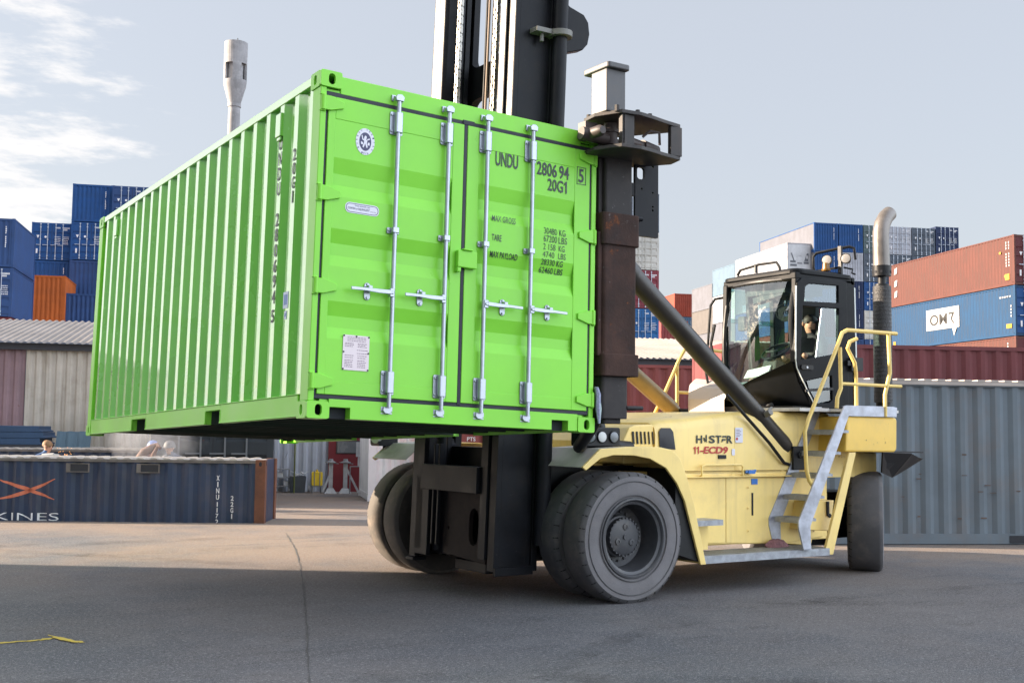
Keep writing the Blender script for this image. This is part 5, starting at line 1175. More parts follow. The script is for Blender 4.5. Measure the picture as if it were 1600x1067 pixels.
ORG = cpaint('container_orange', (.40, .098, .022), rust=.12); GRN = cpaint('container_grey_green', (.08, .115, .125)); OMB = cpaint('container_mid_blue', (.014, .050, .115)); GBL = cpaint('container_grey_blue', (.135, .165, .19), rust=.10, dirt=.45, dirtc=(.17, .15, .14), streak=.35); PINK = cpaint('container_salmon', (.098, .040, .034))
GL_ = 'stacked containers beyond the shed on the left'; GR_ = 'stacked containers on the right'
def fill_down(p, z, yaw, L, grp):
    """lower tiers under what the photograph shows"""
    n = max(1, round(z / 2.6))
    for k in range(n):
        box_container('plain dull container low in the stacks, under the ones in view', (p.x, p.y, z / n * k), yaw, L, round(z / n - .02, 2), (BLU2, SLATE, MAR)[(k + int(p.x)) % 3], group='lower tiers of the far stacks', mark=False)
def column_of(u, v, D, tiers, corner='left', yaw=None, grp=None):
    p = at(u, v, D=D); yaw = YAW if yaw is None else yaw; ex = V((math.cos(yaw), math.sin(yaw), 0))
    if corner == 'right': p = p - ex * CW
    z = p.z
    for t_ in tiers:
        H = t_.get('H', 2.6); z -= H + t_.get('gap', .03); k = {a: c for a, c in t_.items() if a not in ('gap', 'label')}
        if t_.get('label'): box_container(t_['label'], (p.x, p.y, z), yaw, group=grp, **k)
    if z > 1.2: fill_down(p, z, yaw, 6.058, grp)
    return p
T = lambda label, m, front='plain', H=2.6, **k: dict(label=label, m=m, front=front, H=H, **k)
column_of(24, 341, 62, [T('plain ended blue container on top of the stack at the left edge, white vertical code', BLU2), T('blue container with white door bars under the plain one at the left edge', BLU2, 'door')], 'right', grp=GL_)
column_of(50, 346, 74, [T('blue container with white door bars beside the left edge stack, uppermost of its column', BLU, 'door', 2.41), T('blue plain ended container directly above and behind the orange one', BLU, H=2.41)], grp=GL_)
column_of(114, 286, 74, [T('topmost blue container on the left, plain ended with white code, against the sky', BLU, H=2.41), T('blue container with white door bars right below the topmost plain ended blue one', BLU, 'door', 2.41), T('blue plain ended container two below the topmost one on the left', BLU2, H=2.41, mark=False)], grp=GL_)
column_of(176, 289, 74, [T('blue container with door bars topmost on the left, cut off by the green container', BLU2, 'door', 2.41), T('blue container with door bars mostly hidden by the upper left corner of the green container', BLU, 'door', 2.41)], grp=GL_)
column_of(103, 430.5, 69.5, [T('rusty orange container standing among the blue stacks', ORG, H=2.74, markm=mat('grey_patch', (.35, .30, .28), .6), mark=False), T('reddish brown container under the orange one, just showing above the shed roof', REDB, H=2.5, mark=False)], 'right', grp=GL_)
column_of(103.5, 457, 70, [T('dark blue plain container right of the orange one, resting above the shed roof line', BLU2, H=2.44, mark=False)], grp=GL_)
# right of the mast
column_of(1030, 303, 80, [T('dark slate container on top of the tall stack beside the rusty spreader column', SLATE, 'door', 2.66, mark=False), T('white container with closed doors in the tall stack beside the spreader column', cpaint('container_dull_white', (.48, .48, .45)), 'door', 2.56, rods=cpaint('rod_white', (.48, .48, .45)), mark=False), T('maroon container with white door markings in the tall stack beside the spreader column', cpaint('container_plum', (.20, .045, .06)), 'door', 2.6), T('blue container with pale door bars lowest of the tall stack beside the spreader column', cpaint('container_royal', (.03, .12, .30)), 'door', 2.6)], 'right', grp=GR_)
column_of(1054, 458, 136, [T('far red brown container with a sunlit left side above the black cylinder', REDB, H=2.69, mark=False), T('far dull blue container below the red brown one, behind the black cylinder', cpaint('container_dull_blue', (.08, .15, .24)), H=2.69)], grp=GR_)
column_of(1033, 500, 100, [T('dull red plain container standing low beside the blue doors, over the lit roof', cpaint('container_dull_red', (.22, .05, .05)), H=2.75, mark=False)], grp=GR_)
pr_ = at(1230, 379, D=109)
t = box_container('long white refrigerated container with cooling unit on its end, above the cab roof', pr_ - Z_ * 2.9, YAW, 12.19, 2.9, WHT, 'none', group=GR_, mark=False)
b = B(); b.box((.1, .02, .13), (CW - .1, .05, 2.77)); b.build('end_wall', cpaint('reefer_end', (.50, .52, .55)), t)
b = B(); b.lathe((1.25, .015, 1.45), (0, -1, 0), [(0, .34), (.02, .34), (.02, .28), (.005, .26)], 20); b.lathe((1.25, .015, 1.45), (0, -1, 0), [(.008, .18), (.015, .14), (.01, 0)], 16); b.m = 1
b.prism([(.36, 1.95), (.46, 1.95), (.75, 1.2), (.62, 1.2)], (0, .012, 0), X_, Z_, .01); b.prism([(1.98, 1.95), (2.16, 1.95), (2.10, 1.2), (1.7, 1.2)], (0, .012, 0), X_, Z_, .01); b.box((.3, .0, 1.05), (.85, .015, 1.25)); b.box((1.65, .0, .95), (2.15, .015, 1.15)); b.box((1.0, 0, .95), (1.5, .015, 1.05)); b.box((.30, 0, .72), (.95, .015, .92)); b.m = 0; b.box((1.9, -.005, 1.45), (2.08, .01, 1.75))
b.build('cooling_unit', [cpaint('reefer_end'  , (.5, .52, .55)), mat('reefer_dark', (.10, .11, .13), .6)], t)
q = pr_ + GD * 12.3; z = 19.1
box_container('pale sky blue container side left of the white refrigerated one, catching the sun', (q.x, q.y, z - 2.9), YAW, 6.058, 2.9, SKYB, group=GR_, mark=False)
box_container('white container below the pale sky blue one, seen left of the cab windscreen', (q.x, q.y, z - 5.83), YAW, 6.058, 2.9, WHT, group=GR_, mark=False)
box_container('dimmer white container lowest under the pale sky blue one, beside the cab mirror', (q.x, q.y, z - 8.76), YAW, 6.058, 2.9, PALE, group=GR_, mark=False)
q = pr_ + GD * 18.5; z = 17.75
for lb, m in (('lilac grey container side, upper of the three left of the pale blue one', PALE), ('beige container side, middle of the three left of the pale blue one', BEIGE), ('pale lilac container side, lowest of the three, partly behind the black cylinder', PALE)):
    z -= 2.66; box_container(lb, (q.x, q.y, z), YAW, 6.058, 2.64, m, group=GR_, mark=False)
fill_down(q, z - .02, YAW, 6.058, GR_); q = pr_ + GD * 12.3; fill_down(q, 10.3, YAW, 6.058, GR_); fill_down(pr_, pr_.z - 2.95, YAW, 12.19, GR_)
F0 = at(1272, 347, D=109)
F_T = [[T('topmost blue plain container whose long pale grey side lies in the sun', BLU, H=2.68, L=12.19, side=PALE), T('blue plain container below the topmost blue one, behind the cab roof lamps', BLU, H=2.68, L=12.19, side=PALE)],
       [T('second blue plain container in the top row, immediately left of the exhaust pipe', BLU, H=2.68, L=12.19), T('pinkish grey plain container behind the work lamps on the cab', LGREY, H=2.68, L=12.19, mark=False), T('dark slate plain container behind the rear of the cab, under the pinkish grey one', NAVY, H=2.68), T('dark slate plain container lowest of its column beside the cab rear window', NAVY, H=2.68)],
       [T('grey green container with doors behind the silver exhaust tip', GRN, 'door', 2.68), T('slate container with doors behind the exhaust collar', SLATE, 'door', 2.68), T('blue container with doors behind the black exhaust guard', BLU, 'door', 2.68), T('white container with doors behind the lower exhaust guard', cpaint('container_dull_white'  , (.48, .48, .45)), 'door', 2.68, rods=ROD), T('blue container with doors at the foot of the column behind the exhaust', BLU2, 'door', 2.68)],
       [T('light grey container with doors in the top row right of the exhaust tip', LGREY, 'door', 2.68), T('slate container with doors below the light grey one, next to the sunlit salmon container', SLATE, 'door', 2.68), T('blue container with doors squeezed between the exhaust guard and the salmon container', BLU2, 'door', 2.68)],
       [T('grey container with doors in the top row, third from the right end', SLATE, 'door', 2.68), T('dark grey container just showing over the top edge of the salmon container', SLATE, 'door', 2.68, mark=False)],
       [T('dark navy container with doors ending the top row, slightly taller than its neighbours', NAVY, 'door', 2.9)]]
for k, tiers in enumerate(F_T):
    p = F0 + GP * (2.52 * k); z = p.z + (.22 if k == 5 else 0)
    for t_ in tiers:
        z -= t_['H'] + .02; kw = {a: c for a, c in t_.items() if a != 'label'}; box_container(t_['label'], (p.x, p.y, z), YAW, group=GR_, **kw)
    fill_down(p, z - .02, YAW, 12.19 if k < 2 else 6.058, GR_)
# sunlit stack at the right edge
om = at(1584, 366, D=60); doorsM = cpaint('container_dark_maroon', (.10, .03, .035))
for i, (lb, m, fm) in enumerate((('long salmon red container in full sun, topmost of the stack at the right edge', PINK, doorsM), ('long light blue container carrying a white speech bubble sign', OMB, BLU), ('long salmon red container under the blue one with the speech bubble, mostly hidden', PINK, doorsM))):
    t = box_container(lb, (om.x, om.y, om.z - 2.60 * (i + 1) - .02 * i), YAW, 12.19, 2.6, m, 'door', group=GR_, frontm=fm)
    sx = V((0, -1, 0)); LL = 12.19
    def sp(y, z): return V((-.004, LL - y, z))     # point on the left side, y metres from the far end
    b = B()
    if i == 0:
        for yy, zz_ in ((.62, 1.95), (.62, 1.2), (.62, .55)): b.prism([(0, 0), (.28, .05), (.34, .42), (.05, .36)], sp(yy, zz_), sx, Z_, .004)
        for k in range(9):
            if k not in (3,): b.box((-.010, .62, 2.2 - k * .15), (-.004, .70, 2.3 - k * .15)); b.box((-.010, .40, 2.2 - k * .15), (-.004, .47, 2.3 - k * .15))
        b.m = 1; b.box((-.010, .42, .30), (-.004, .78, .62)); b.box((-.010, .78, .45), (-.004, .84, .58)); b.box((-.010, 1.1, 1.72), (-.004, 1.25, 1.84))
    elif i == 1:
        b.prism([(4.05, .86), (4.05, 2.05), (7.30, 2.05), (7.30, .86), (7.05, .86), (6.78, .40), (6.62, .86)], sp(0, 0), sx, Z_, .004)
        for k in range(5): b.box((-.010, .35 + k * .2, 2.02), (-.004, .48 + k * .2, 2.10))
        for k in range(4):
            b.box((-.010, .30, 1.5 - k * .17), (-.004, .38, 1.6 - k * .17))
        b.m = 1; b.box((-.010, .30, .42), (-.004, .75, .64)); b.box((-.010, LL - .7, .30), (-.004, LL - .45, .50)); b.box((-.010, LL - 1.2, .05), (-.004, LL - .4, .13)); b.m = 2
        text(b, 'OM', sp(4.42, 1.12), sx, Z_, .62, 1.72, .015, .012); b.prism([(6.28, 1.74), (6.86, 1.74), (6.62, 1.36), (6.86, 1.10), (6.72, 1.10), (6.46, 1.38), (6.62, 1.64), (6.28, 1.64)], sp(0, 0) + V((-.006, 0, 0)), sx, Z_, .003)
    else:
        for k in range(6): b.box((-.010, .62, 2.2 - k * .15), (-.004, .70, 2.3 - k * .15))
    b.build('side_sign', [mat('sign_white', (.33, .34, .36), .5), mat('amber_label', (.40, .20, .015), .5), mat('grey_letters', (.022, .022, .022), .5)], t)
    b = B(); b.m = 0
    if i == 1: b.box((1.5, .0, 1.45), (2.1, .006, 2.0)); b.m = 1; b.box((1.6, 0, .5), (1.85, .006, .85)); b.build('door_label', [mat('amber_label'), WHITE], t)
fill_down(om, om.z - 7.9, YAW, 12.19, GR_)
# red containers behind the truck
RD = cpaint('container_wine', (.155, .048, .052), rust=.03, dirt=.3); RD2 = cpaint('container_faded_red', (.23, .070, .066), dirt=.3)
d = V((-.88, .475, 0)).normalized(); yw = math.atan2(d.y, d.x) - math.pi / 2
q = at(1660, 543, D=20.6); box_container('wine red container standing directly behind the grey blue one', (q.x, q.y, q.z - 2.896), yw, 6.058, 2.896, RD, mark=False)
q = at(1130, 571, D=25.4); t = box_container('faded red container behind the bonnet and the mast, white letters near its far end', (q.x, q.y, max(0, q.z - 2.896)), yw, 6.058, 2.896, RD2, mark=False)
b = B()
for s_, z_ in (('7.200', 1.34), ('PTS', 1.20), ('MTS', 1.08)): text(b, s_, (-.0, 5.55, z_), -Y_, Z_, .085, .30 if s_[0] == '7' else .18, .01, .004)
b.build('lettering', MARK, t)
b = B(); b.box((-.02, 5.10, .2), (.01, 5.22, 1.7)); b.build('post_strip', LGREY, t)
# grey blue container on the right
d = V((-.897, .44, 0)).normalized(); o = at(1600, 851, Z=0) - d * 2.2
t = box_container('weathered grey blue container standing right of the forklift, fork pocket at its base', (o.x, o.y, 0), math.atan2(d.y, d.x) - math.pi / 2, 6.058, 2.40, GBL, mark=False)
b = B(); b.m = 0; b.box((-.004, 2.02, .025), (.02, 2.42, .135)); b.m = 1
rr_ = random.Random(12)
for k in range(26):
    y, z = rr_.uniform(1.5, 4.8), rr_.uniform(.35, 1.35); b.box((.009, y, z), (.016, y + rr_.uniform(.03, .11), z + rr_.uniform(.008, .02)))
b.build('fork_pocket', [GAP, mat('rust_scuff', (.10, .065, .05), .8, var=.3)], t)
b = B(); b.box((-.012, .15, 2.34), (.06, 5.9, 2.405))
for k in range(27): y = .25 + k * .21; b.box((-.02, y, 2.40), (.5, y + .12, 2.424))  # pale corrugation ends: sunlight on the roof put into the colour
b.build('roof_edge', cpaint('sunlit_roof_edge', (.42, .38, .35), rust=.08), t)
# white box beyond the far wheel
WBX = cpaint('white_panel', (.74, .74, .76), rust=0, dirt=.08); p = at(574, 783, Z=0)
box_container('white storage box standing in the yard beyond the far front wheel', (p.x, p.y, 0), YAW, 2.3, 2.59, WBX, 'plain', mark=False, W=1.24, name='storage_box')
# ---------------------------------------------------------------- half height blue containers being cut up
DB = mat('scrap_navy', (.013, .028, .066), .55, var=.2, scale=1.0, dirt=.5, dirtc=(.055, .052, .07), rust=.05, streak=.5); RST = mat('rusty_post', (.13, .05, .028), .8, var=.3, rust=.4, scale=3); RAILM = mat('dull_rail', (.11, .10, .095), .7, var=.3, dirt=.4, dirtc=(.2, .17, .14)); ROOFM = mat('scrap_roof', (.36, .33, .30), .6, var=.25, dirt=.4, dirtc=(.2, .17, .15), rust=.05)
def low_box(label, o, d, L, H, full=True, W=2.44):
    yaw = math.atan2(d.y, d.x) - math.pi / 2; t = thing('cut_container', label, 'shipping container', (o.x, o.y, 0), Matrix.Rotation(yaw, 3, 'Z'))
    pr = corr_profile(L - .2, .278, .036, .05)
    b = B(); corr_wall(b, (.012, L - .1, 0), -Y_, Z_, L - .2, H - .06, [(L - .2 - x, dd) for x, dd in reversed(pr)]); corr_wall(b, (W - .012, .1, 0), Y_, Z_, L - .2, H - .06, pr); b.box((.1, .02, 0), (W - .1, .05, H)); b.box((.1, L - .05, 0), (W - .1, L - .02, H)); b.build('shell', DB, t)
    b = B(); b.box((.0, .16, H - .06), (.06, L - .16, H - .012)); b.box((W - .06, .16, H - .06), (W, L - .16, H - .012)); b.build('top_rail', RAILM, t)
    b = B()
    for x0 in (0, W - .16):
        for y0 in (0, L - .16): b.box((x0 - .003, y0 - .003, 0), (x0 + .163, y0 + .163, H)); b.m = 0
    b.m = 1; b.prism(slot(.08, H - .06, .05, .08), (.0, -.004, 0), X_, Z_, .002); b.prism(slot(.08, H - .07, .045, .075), (-.004, 0, 0), Y_, Z_, -.002); b.build('lifting_hole', [RST, DKHOLE], t)
    b = B(); n = int((L - .5) / .22)
    for k in range(n):
        y = .25 + k * .22; b.prism([(y, 0), (y + .04, .026), (y + .11, .026), (y + .15, 0)], (.03, 0, H - .012), Y_, Z_, W - .06)
    b.box((.05, .1, H - .05), (W - .05, L - .1, H - .011)); b.build('roof', ROOFM, t)
    return t, pr
dx = V((-.853, .522, 0)).normalized(); o = at(412, 817.5, Z=0)
t, pr = low_box('dark blue half height container with orange cross emblem and white letters, cut down', o, dx, 7.2, 1.05, W=1.15)
CFN = corr_fn(pr)
def side_letters(b, s, yc, z, h, wd, bold=.02):
    if s in 'I1': wd *= .35
    a0 = yc + wd / 2 - .1; text(b, s, (.012, yc + wd / 2, z), -Y_, Z_, h, wd, bold, .004, (lambda lo, hi: [a0 - q_ for q_, dd in pr if lo < a0 - q_ < hi], lambda x: CFN(a0 - x)))
b = B()
for k, ch in enumerate('XINU'): side_letters(b, ch, .78, .70 - k * .105, .085, .055)
for k, ch in enumerate('1172'): side_letters(b, ch, .78, .27 - k * .095, .075, .05)
for k, ch in enumerate('22G1'): side_letters(b, ch, .54, .37 - k * .10, .08, .055)
side_letters(b, 'KINES', 3.92, .012, .125, 1.05, -.01)
b.build('lettering', MARK, t)
b = B()   # crossed curved strokes
def stroke(pts, wds):
    up = []; lo = []
    for (x, z), w_ in zip(pts, wds): up.append((x, z + w_)); lo.append((x, z - w_))
    for i in range(len(pts) - 1):
        a0 = 4.43 - .1
        flat(b, [up[i], up[i + 1], lo[i + 1], lo[i]], [(0, 1, 2, 3)], (.012, 4.43, 0), -Y_, Z_, .0045 + .001 * (wds[0] > wds[-1]), (lambda l_, h_: [a0 - q_ for q_, dd in pr if l_ < a0 - q_ < h_], lambda x: CFN(a0 - x)))
N_ = 9; xs = [0.96 * k / (N_ - 1) for k in range(N_)]
stroke([(x, .70 - .34 * (x / .96) ** .8 + .03 * math.sin(math.pi * x / .96)) for x in xs], [.006 + .026 * math.sin(math.pi * k / (N_ - 1)) for k in range(N_)])
stroke([(x, .36 + .34 * (x / .96) ** 1.2 - .03 * math.sin(math.pi * x / .96)) for x in xs], [.0061 + .027 * math.sin(math.pi * k / (N_ - 1)) for k in range(N_)])
b.build('emblem', mat('orange_emblem', (.50, .14, .075), .6, var=.1), t)
b = B()
for y in (1.77, 2.93, 4.6):
    b.m = 0; b.box((-.004, y, H_ := .83), (.03, y + .29, .95)); b.m = 1
    b.box((-.010, y - .02, .815), (.02, y, .965)); b.box((-.010, y + .29, .815), (.02, y + .36, .965)); b.box((-.010, y, .815), (.02, y + .29, .83)); b.box((-.010, y, .95), (.02, y + .29, .965))
b.build('fork_pocket', [GAP, RAILM], t)
o2 = at(335, 790, D=25.0); t2, pr2 = low_box('second dark cut down container lying behind the one with the orange emblem', V((o2.x, o2.y, 0)), dx, 9.2, 1.08)
pr = pr2; CFN = corr_fn(pr2); b = B(); side_letters(b, 'O', 4.5, .60, .30, .36, -.01)
for k in range(4): side_letters(b, 'I', 1.75, .86 - k * .1, .08, .03)
b.build('lettering', MARK, t2)
p = at(428, 700, D=24.0); p = p - GP * CW
box_container('charcoal container with two pale door bars behind the cut blue container', (p.x, p.y, 0), YAW, 4.2, 2.59, cpaint('container_charcoal', (.030, .036, .042), dirt=.3), 'door', mark=False, rods=cpaint('rod_dull', (.12, .13, .14)))
# ---------------------------------------------------------------- long shed across the back
S0 = V((5.0, 30.1, 0)) - GP * 9; SL = 32.0
sh = thing('shed', 'long low shed of cream and grey corrugated panels under a pale corrugated roof', 'shed', S0, Matrix.Rotation(YAW, 3, 'Z'))
CREAM = cpaint('shed_cream', (.46, .41, .35), streak=.55, rust=.0, dirt=.35, dirtc=(.24, .185, .13)); MAUVE = cpaint('shed_mauve', (.25, .165, .175), streak=.3); SGREY = cpaint('shed_grey', (.34, .37, .43), streak=.5, dirt=.3)
EV = 3.52
for x0, x1, m in ((0, 9.62, MAUVE), (9.64, 12.5, CREAM), (12.52, 14.6, cpaint('shed_cream_worn', (.42, .38, .34), streak=.6, dirt=.4, dirtc=(.22, .18, .14))), (14.62, 16.88, SGREY), (18.32, SL, SGREY)):
    b = B(); corr_wall(b, (x0, 0, 0), X_, Z_, x1 - x0, EV - .1, pitch=.235, depth=.045, fl=.3, sl=.2); b.build('wall_panel', m, sh)
b = B(); b.box((0, .1, 0), (SL, .14, EV)); b.box((0, 6, 0), (SL, 6.05, EV + .9)); b.poly([(0, .1, 0), (0, 6, 0), (0, 6, 4.4), (0, .1, EV)]); b.poly([(SL, .1, 0), (SL, 6, 0), (SL, 6, 4.4), (SL, .1, EV)]); b.build('wall', SGREY, sh)
b = B(); b.box((0, -.12, EV - .14), (SL, -.02, EV + .02)); b.build('fascia', mat('dark_fascia', (.035, .035, .042), .6), sh)
SROOF = cpaint('shed_roof', (.27, .245, .23), streak=.45, dirt=.35, dirtc=(.18, .155, .14), rust=.02); b = B(); dr_ = V((0, 5.4, .98)); corr_wall(b, (0, -.30, EV + .05), X_, dr_.normalized(), SL, dr_.length, pitch=.175, depth=.04, fl=.2, sl=.28); b.build('roof', SROOF, sh)
b = B(); b.box((16.88, -.03, 0), (18.32, .06, EV - .14)); b.box((16.88, -.05, 2.6), (18.32, -.03, 2.75)); dd_ = b.build('door', cpaint('shed_red_door', (.16, .028, .034)), sh)
b = B(); b.box((17.1, -.045, .98), (17.66, -.03, 1.26)); b.m = 1; b.box((17.07, -.042, .95), (17.69, -.031, 1.29)); b.build('window', [mat('dull_pane', (.12, .13, .14), .25), mat('dark_frame', (.03, .02, .025), .5)], dd_)
# pile of flattened sheets and leaning panels
pl_ = at(-8, 700, D=25.6); b = B(); rr_ = random.Random(8)
pile = thing('sheet_pile', 'pile of flattened dark corrugated sheets stacked in front of the shed', 'scrap pile', (pl_.x, pl_.y, 0), Matrix.Rotation(YAW, 3, 'Z')); z = .0
SCR = [cpaint('scrap_blue', (.035, .065, .12)), cpaint('scrap_grey', (.045, .047, .055)), cpaint('scrap_brown', (.07, .045, .04))]
for k in range(12):
    b = B(); h_ = rr_.uniform(.10, .16); x1 = 1.02 + rr_.uniform(-.10, .08) + (.12 if k < 6 else 0); b.prism([(-1.4 + rr_.uniform(-.1, .1), 0), (x1, 0), (x1, .03), (x1 - .06, .05), (x1 - .06, h_), (-1.4, h_)], (0, 0, z), X_, Z_, -1.6); b.build('sheet', SCR[0] if k > 8 else SCR[1 + k % 2], pile, bevel=.01); z += h_ + .005
    if z > 1.62: break
b0 = at(79, 699, D=26.0); lp = thing('leaning_sheet', 'blue grey corrugated sheet leaning on the cream shed wall', 'metal sheet', (b0.x, b0.y, 0), Matrix.Rotation(YAW, 3, 'Z'))
b = B(); corr_wall(b, (0, 0, 0), X_, V((.04, .30, 1)).normalized(), .74, 1.52, pitch=.25, depth=.04); b.build('sheet', cpaint('sheet_blue_grey', (.10, .155, .20), dirt=.3), lp)
# ---------------------------------------------------------------- clutter by the shed
def yard(u, v, D=28.6): p = at(u, v, D=D); return V((p.x, p.y, 0))
IRON = mat('grey_iron', (.20, .21, .225), .6, var=.2, dirt=.4, rust=.15); GLV = mat('pale_steel', (.42, .44, .47), .5, var=.15, dirt=.3)
def yt(name, label, cat, u): return thing(name, label, cat, yard(u, 768), Matrix.Rotation(YAW, 3, 'Z'))
t = yt('trolley', 'grey tube frame trolley standing at the right of the cut blue container', 'trolley', 430)
b = B()
for x in (.02, .33):
    for y in (0, .4): b.cyl((x, y, .1), (x, y, .56), .014, n=6); b.lathe((x - .02, y, .055), (1, 0, 0), [(0, 0), (0, .055), (.04, .055), (.04, 0)], 12)
for z in (.15, .36, .56): b.box((.02, 0, z), (.33, .4, z + .02))
b.build('frame', IRON, t); b = B(); b.box((.05, .05, .38), (.18, .3, .50)); b.box((.2, .05, .17), (.31, .3, .28)); b.build('tray', GLV, t)
t = yt('scrap_bin', 'open dark bin heaped with metal offcuts between the trolley and the yellow tank', 'bin', 454)
b = B(); b.hexa([(0, 0, .0), (.34, 0, 0), (.34, .4, 0), (0, .4, 0), (-.03, -.03, .40), (.37, -.03, .40), (.37, .43, .40), (-.03, .43, .40)]); b.build('bin', mat('bin_steel', (.05, .06, .075), .6, var=.2, rust=.1), t)
b = B(); rr_ = random.Random(2)
for k in range(14): q = V((rr_.uniform(-.02, .34), rr_.uniform(0, .4), .40 + rr_.uniform(0, .06))); b.bar(q, q + V((rr_.uniform(-.16, .16), rr_.uniform(-.1, .1), rr_.uniform(.0, .08))), .04, .02)
b.build('offcuts', GLV, t)
t = yt('tank_cart', 'yellow plastic tank strapped on a small wheeled stand in front of the grey shed wall', 'tank', 485)
b = B(); b.rbox((.02, 0, .18), (.29, .22, .52), .04, 'y'); b.cyl((.15, .1, .52), (.15, .1, .57), .03, n=10); b.build('tank', mat('yellow_plastic', (.70, .50, .02), .4, var=.05), t, bevel=.012)
b = B(); b.box((.08, -.012, .17), (.10, .23, .535)); b.box((.21, -.012, .17), (.23, .23, .535)); b.box((.02, 0, .15), (.29, .22, .18))
for x in (.05, .26): b.cyl((x, .02, 0), (x, .02, .16), .014, n=6); b.cyl((x, .2, 0), (x, .2, .16), .014, n=6)
b.lathe((-.06, .1, .10), (1, 0, 0), [(0, 0), (0, .10), (.04, .10), (.04, 0)], 14); b.build('stand', IRON, t)
def stand(u, lab, lean):
    t = yt('jack_stand', lab, 'stand', u); b = B(); b.box((.10, .1, .1), (.20, .2, .74)); b.hexa([(.0, .0, 0), (.3, .0, 0), (.3, .3, 0), (0, .3, 0), (.08, .08, .12), (.22, .08, .12), (.22, .22, .12), (.08, .22, .12)])
    b.bar((.18, .15, .6), (.18 + lean, .1, .02), .05, .05, (0, 1, 0)); b.build('stand_body', GLV, t)
    b = B(); b.lathe((.15, .15, .74), (0, 0, 1), [(0, .13), (.02, .13), (.05, .06), (.10, .05), (.10, 0)], 14); b.bar((.0, .15, .76), (.34, .15, .72), .03, .02); b.build('cap', IRON, t)
stand(507, 'left grey steel jack stand with flat cap by the dark red shed door', -.22); stand(530, 'right grey steel jack stand with a long slanting leg by the dark red shed door', .30)
t = yt('side_frame', 'thin tubular steel frame standing next to the white storage box', 'frame', 545); b = B(); b.cyl((.02, 0, 0), (.02, 0, .66), .016, n=6); b.cyl((.02, 0, .66), (.26, 0, .66), .014, n=6); b.cyl((.26, 0, 0), (.26, 0, .66), .016, n=6); b.cyl((.02, 0, .1), (.02, .3, .1), .014, n=6); b.build('tube', IRON, t)
b = B(); b.box((.16, -.02, .9), (.28, .06, 1.26)); b.cyl((.22, .02, .66), (.22, .02, .9), .02, n=6); b.build('control_box', GLV, t)
t = yt('hose_pole', 'lime green pole with a tangled hose standing before the grey shed wall', 'pole', 459); b = B(); b.cyl((.0, -.1, 0), (.0, -.1, 1.30), .02, n=8); b.build('pole', mat('lime_paint', (.09, .11, .03), .5), t)
b = B(); rr_ = random.Random(6); pts = [V((-.35 + .05 * k + rr_.uniform(-.03, .03), -.1, .55 + .5 * abs(math.sin(k * 1.3)))) for k in range(8)]; b.tube(pts, .012, 6); b.build('hose', IRON, t)
# ---------------------------------------------------------------- tower
tw = thing('tower', 'weathered concrete tower with a wide windowed head rising above the green container', 'tower', (at(359, 400, D=80).x, at(359, 400, D=80).y, 0))
CON = mat('tower_concrete', (.22, .22, .23), .75, var=.25, scale=.9, dirt=.6, dirtc=(.40, .40, .42), streak=.4, fine=.15)
b = B(); b.lathe((0, 0, 0), (0, 0, 1), [(0, .50), (23.6, .40), (23.6, .45), (23.85, .45), (23.85, .42), (25.1, .76), (25.4, .79)], 28); b.build('shaft', CON, tw)
b = B(); nseg = 32; r = .79
for z0, z1, gaps in ((25.4, 26.6, True), (26.6, 28.05, False)):
    for k in range(nseg):
        a0, a1 = 2 * math.pi * k / nseg, 2 * math.pi * (k + 1) / nseg
        if gaps and k % 8 in (1, 2, 3, 4): continue
        q = [V((rr * math.cos(a), rr * math.sin(a), z)) for z in (z0, z1) for rr, a in ((r, a0), (r, a1), (r - .16, a1), (r - .16, a0))]; b.hexa(q)
b.lathe((0, 0, 25.4), (0, 0, 1), [(0, .79), (.05, .79), (.05, 0)], 28); b.lathe((0, 0, 26.6), (0, 0, 1), [(0, 0), (0, .7), (.05, .7), (.05, 0)], 28); b.lathe((0, 0, 28.05), (0, 0, 1), [(0, .79), (.08, .79), (.08, 0)], 28); b.lathe((0, 0, 25.4), (0, 0, 1), [(0, .55), (1.2, .55)], 14)
b.build('head', CON, tw); b = B(); b.cyl((.1, 0, 28.1), (.1, 0, 28.5), .03, n=6); b.build('antenna', BLACK, tw)
# ---------------------------------------------------------------- stack outside the picture on the left, whose shadow covers the near yard
W0 = V((3.2, 14.1, 0)) + SH * 14.0
for cidx in range(2):
    for k in range(4):
        p = W0 - GD * (12.25 * (cidx + 1)) - GP * CW
        box_container('%s container in the tall stack left of the picture, %s of four' % (('grey', 'dull blue')[cidx], ('lowest', 'second', 'third', 'topmost')[k]), (p.x, p.y, 2.44 * k), YAW, 12.19, 2.43, (LGREY, BLU2)[cidx], mark=False, group='stack left of the picture')
# ---------------------------------------------------------------- workers behind the cut container
WJ = dict(pelvis=(0, 0, .0, .13), spine=(0, -.06, .22, .14), chest=(0, -.13, .40, .15), neck=(0, -.20, .54, .055), jaw=(0, -.25, .595, .066), head=(0, -.26, .665, .09), top=(0, -.24, .73, .06),
          sl=(.18, -.13, .45, .075), el=(.24, -.30, .26, .055), wl=(.12, -.52, .22, .038), hl=(.09, -.60, .22, .038), sr=(-.18, -.13, .45, .075), er=(-.24, -.30, .26, .055), wr=(-.10, -.52, .22, .038), hr=(-.06, -.60, .21, .038),
          kl=(.14, -.32, -.12, .085), al=(.14, .0, -.46, .055), tl=(.14, -.1, -.53, .05), kr=(-.14, -.10, -.46, .085), ar=(-.14, .30, -.48, .055), tr=(-.14, .36, -.53, .05))
def worker(label, u, v, D, rz, jk, **k):
    """crouching; v is the photograph height of the top of the head"""
    p = at(u, v, D=D); return person('person', label, (p.x, p.y, p.z - .79), rz, WJ, BN, [SKIN, jk], **k)
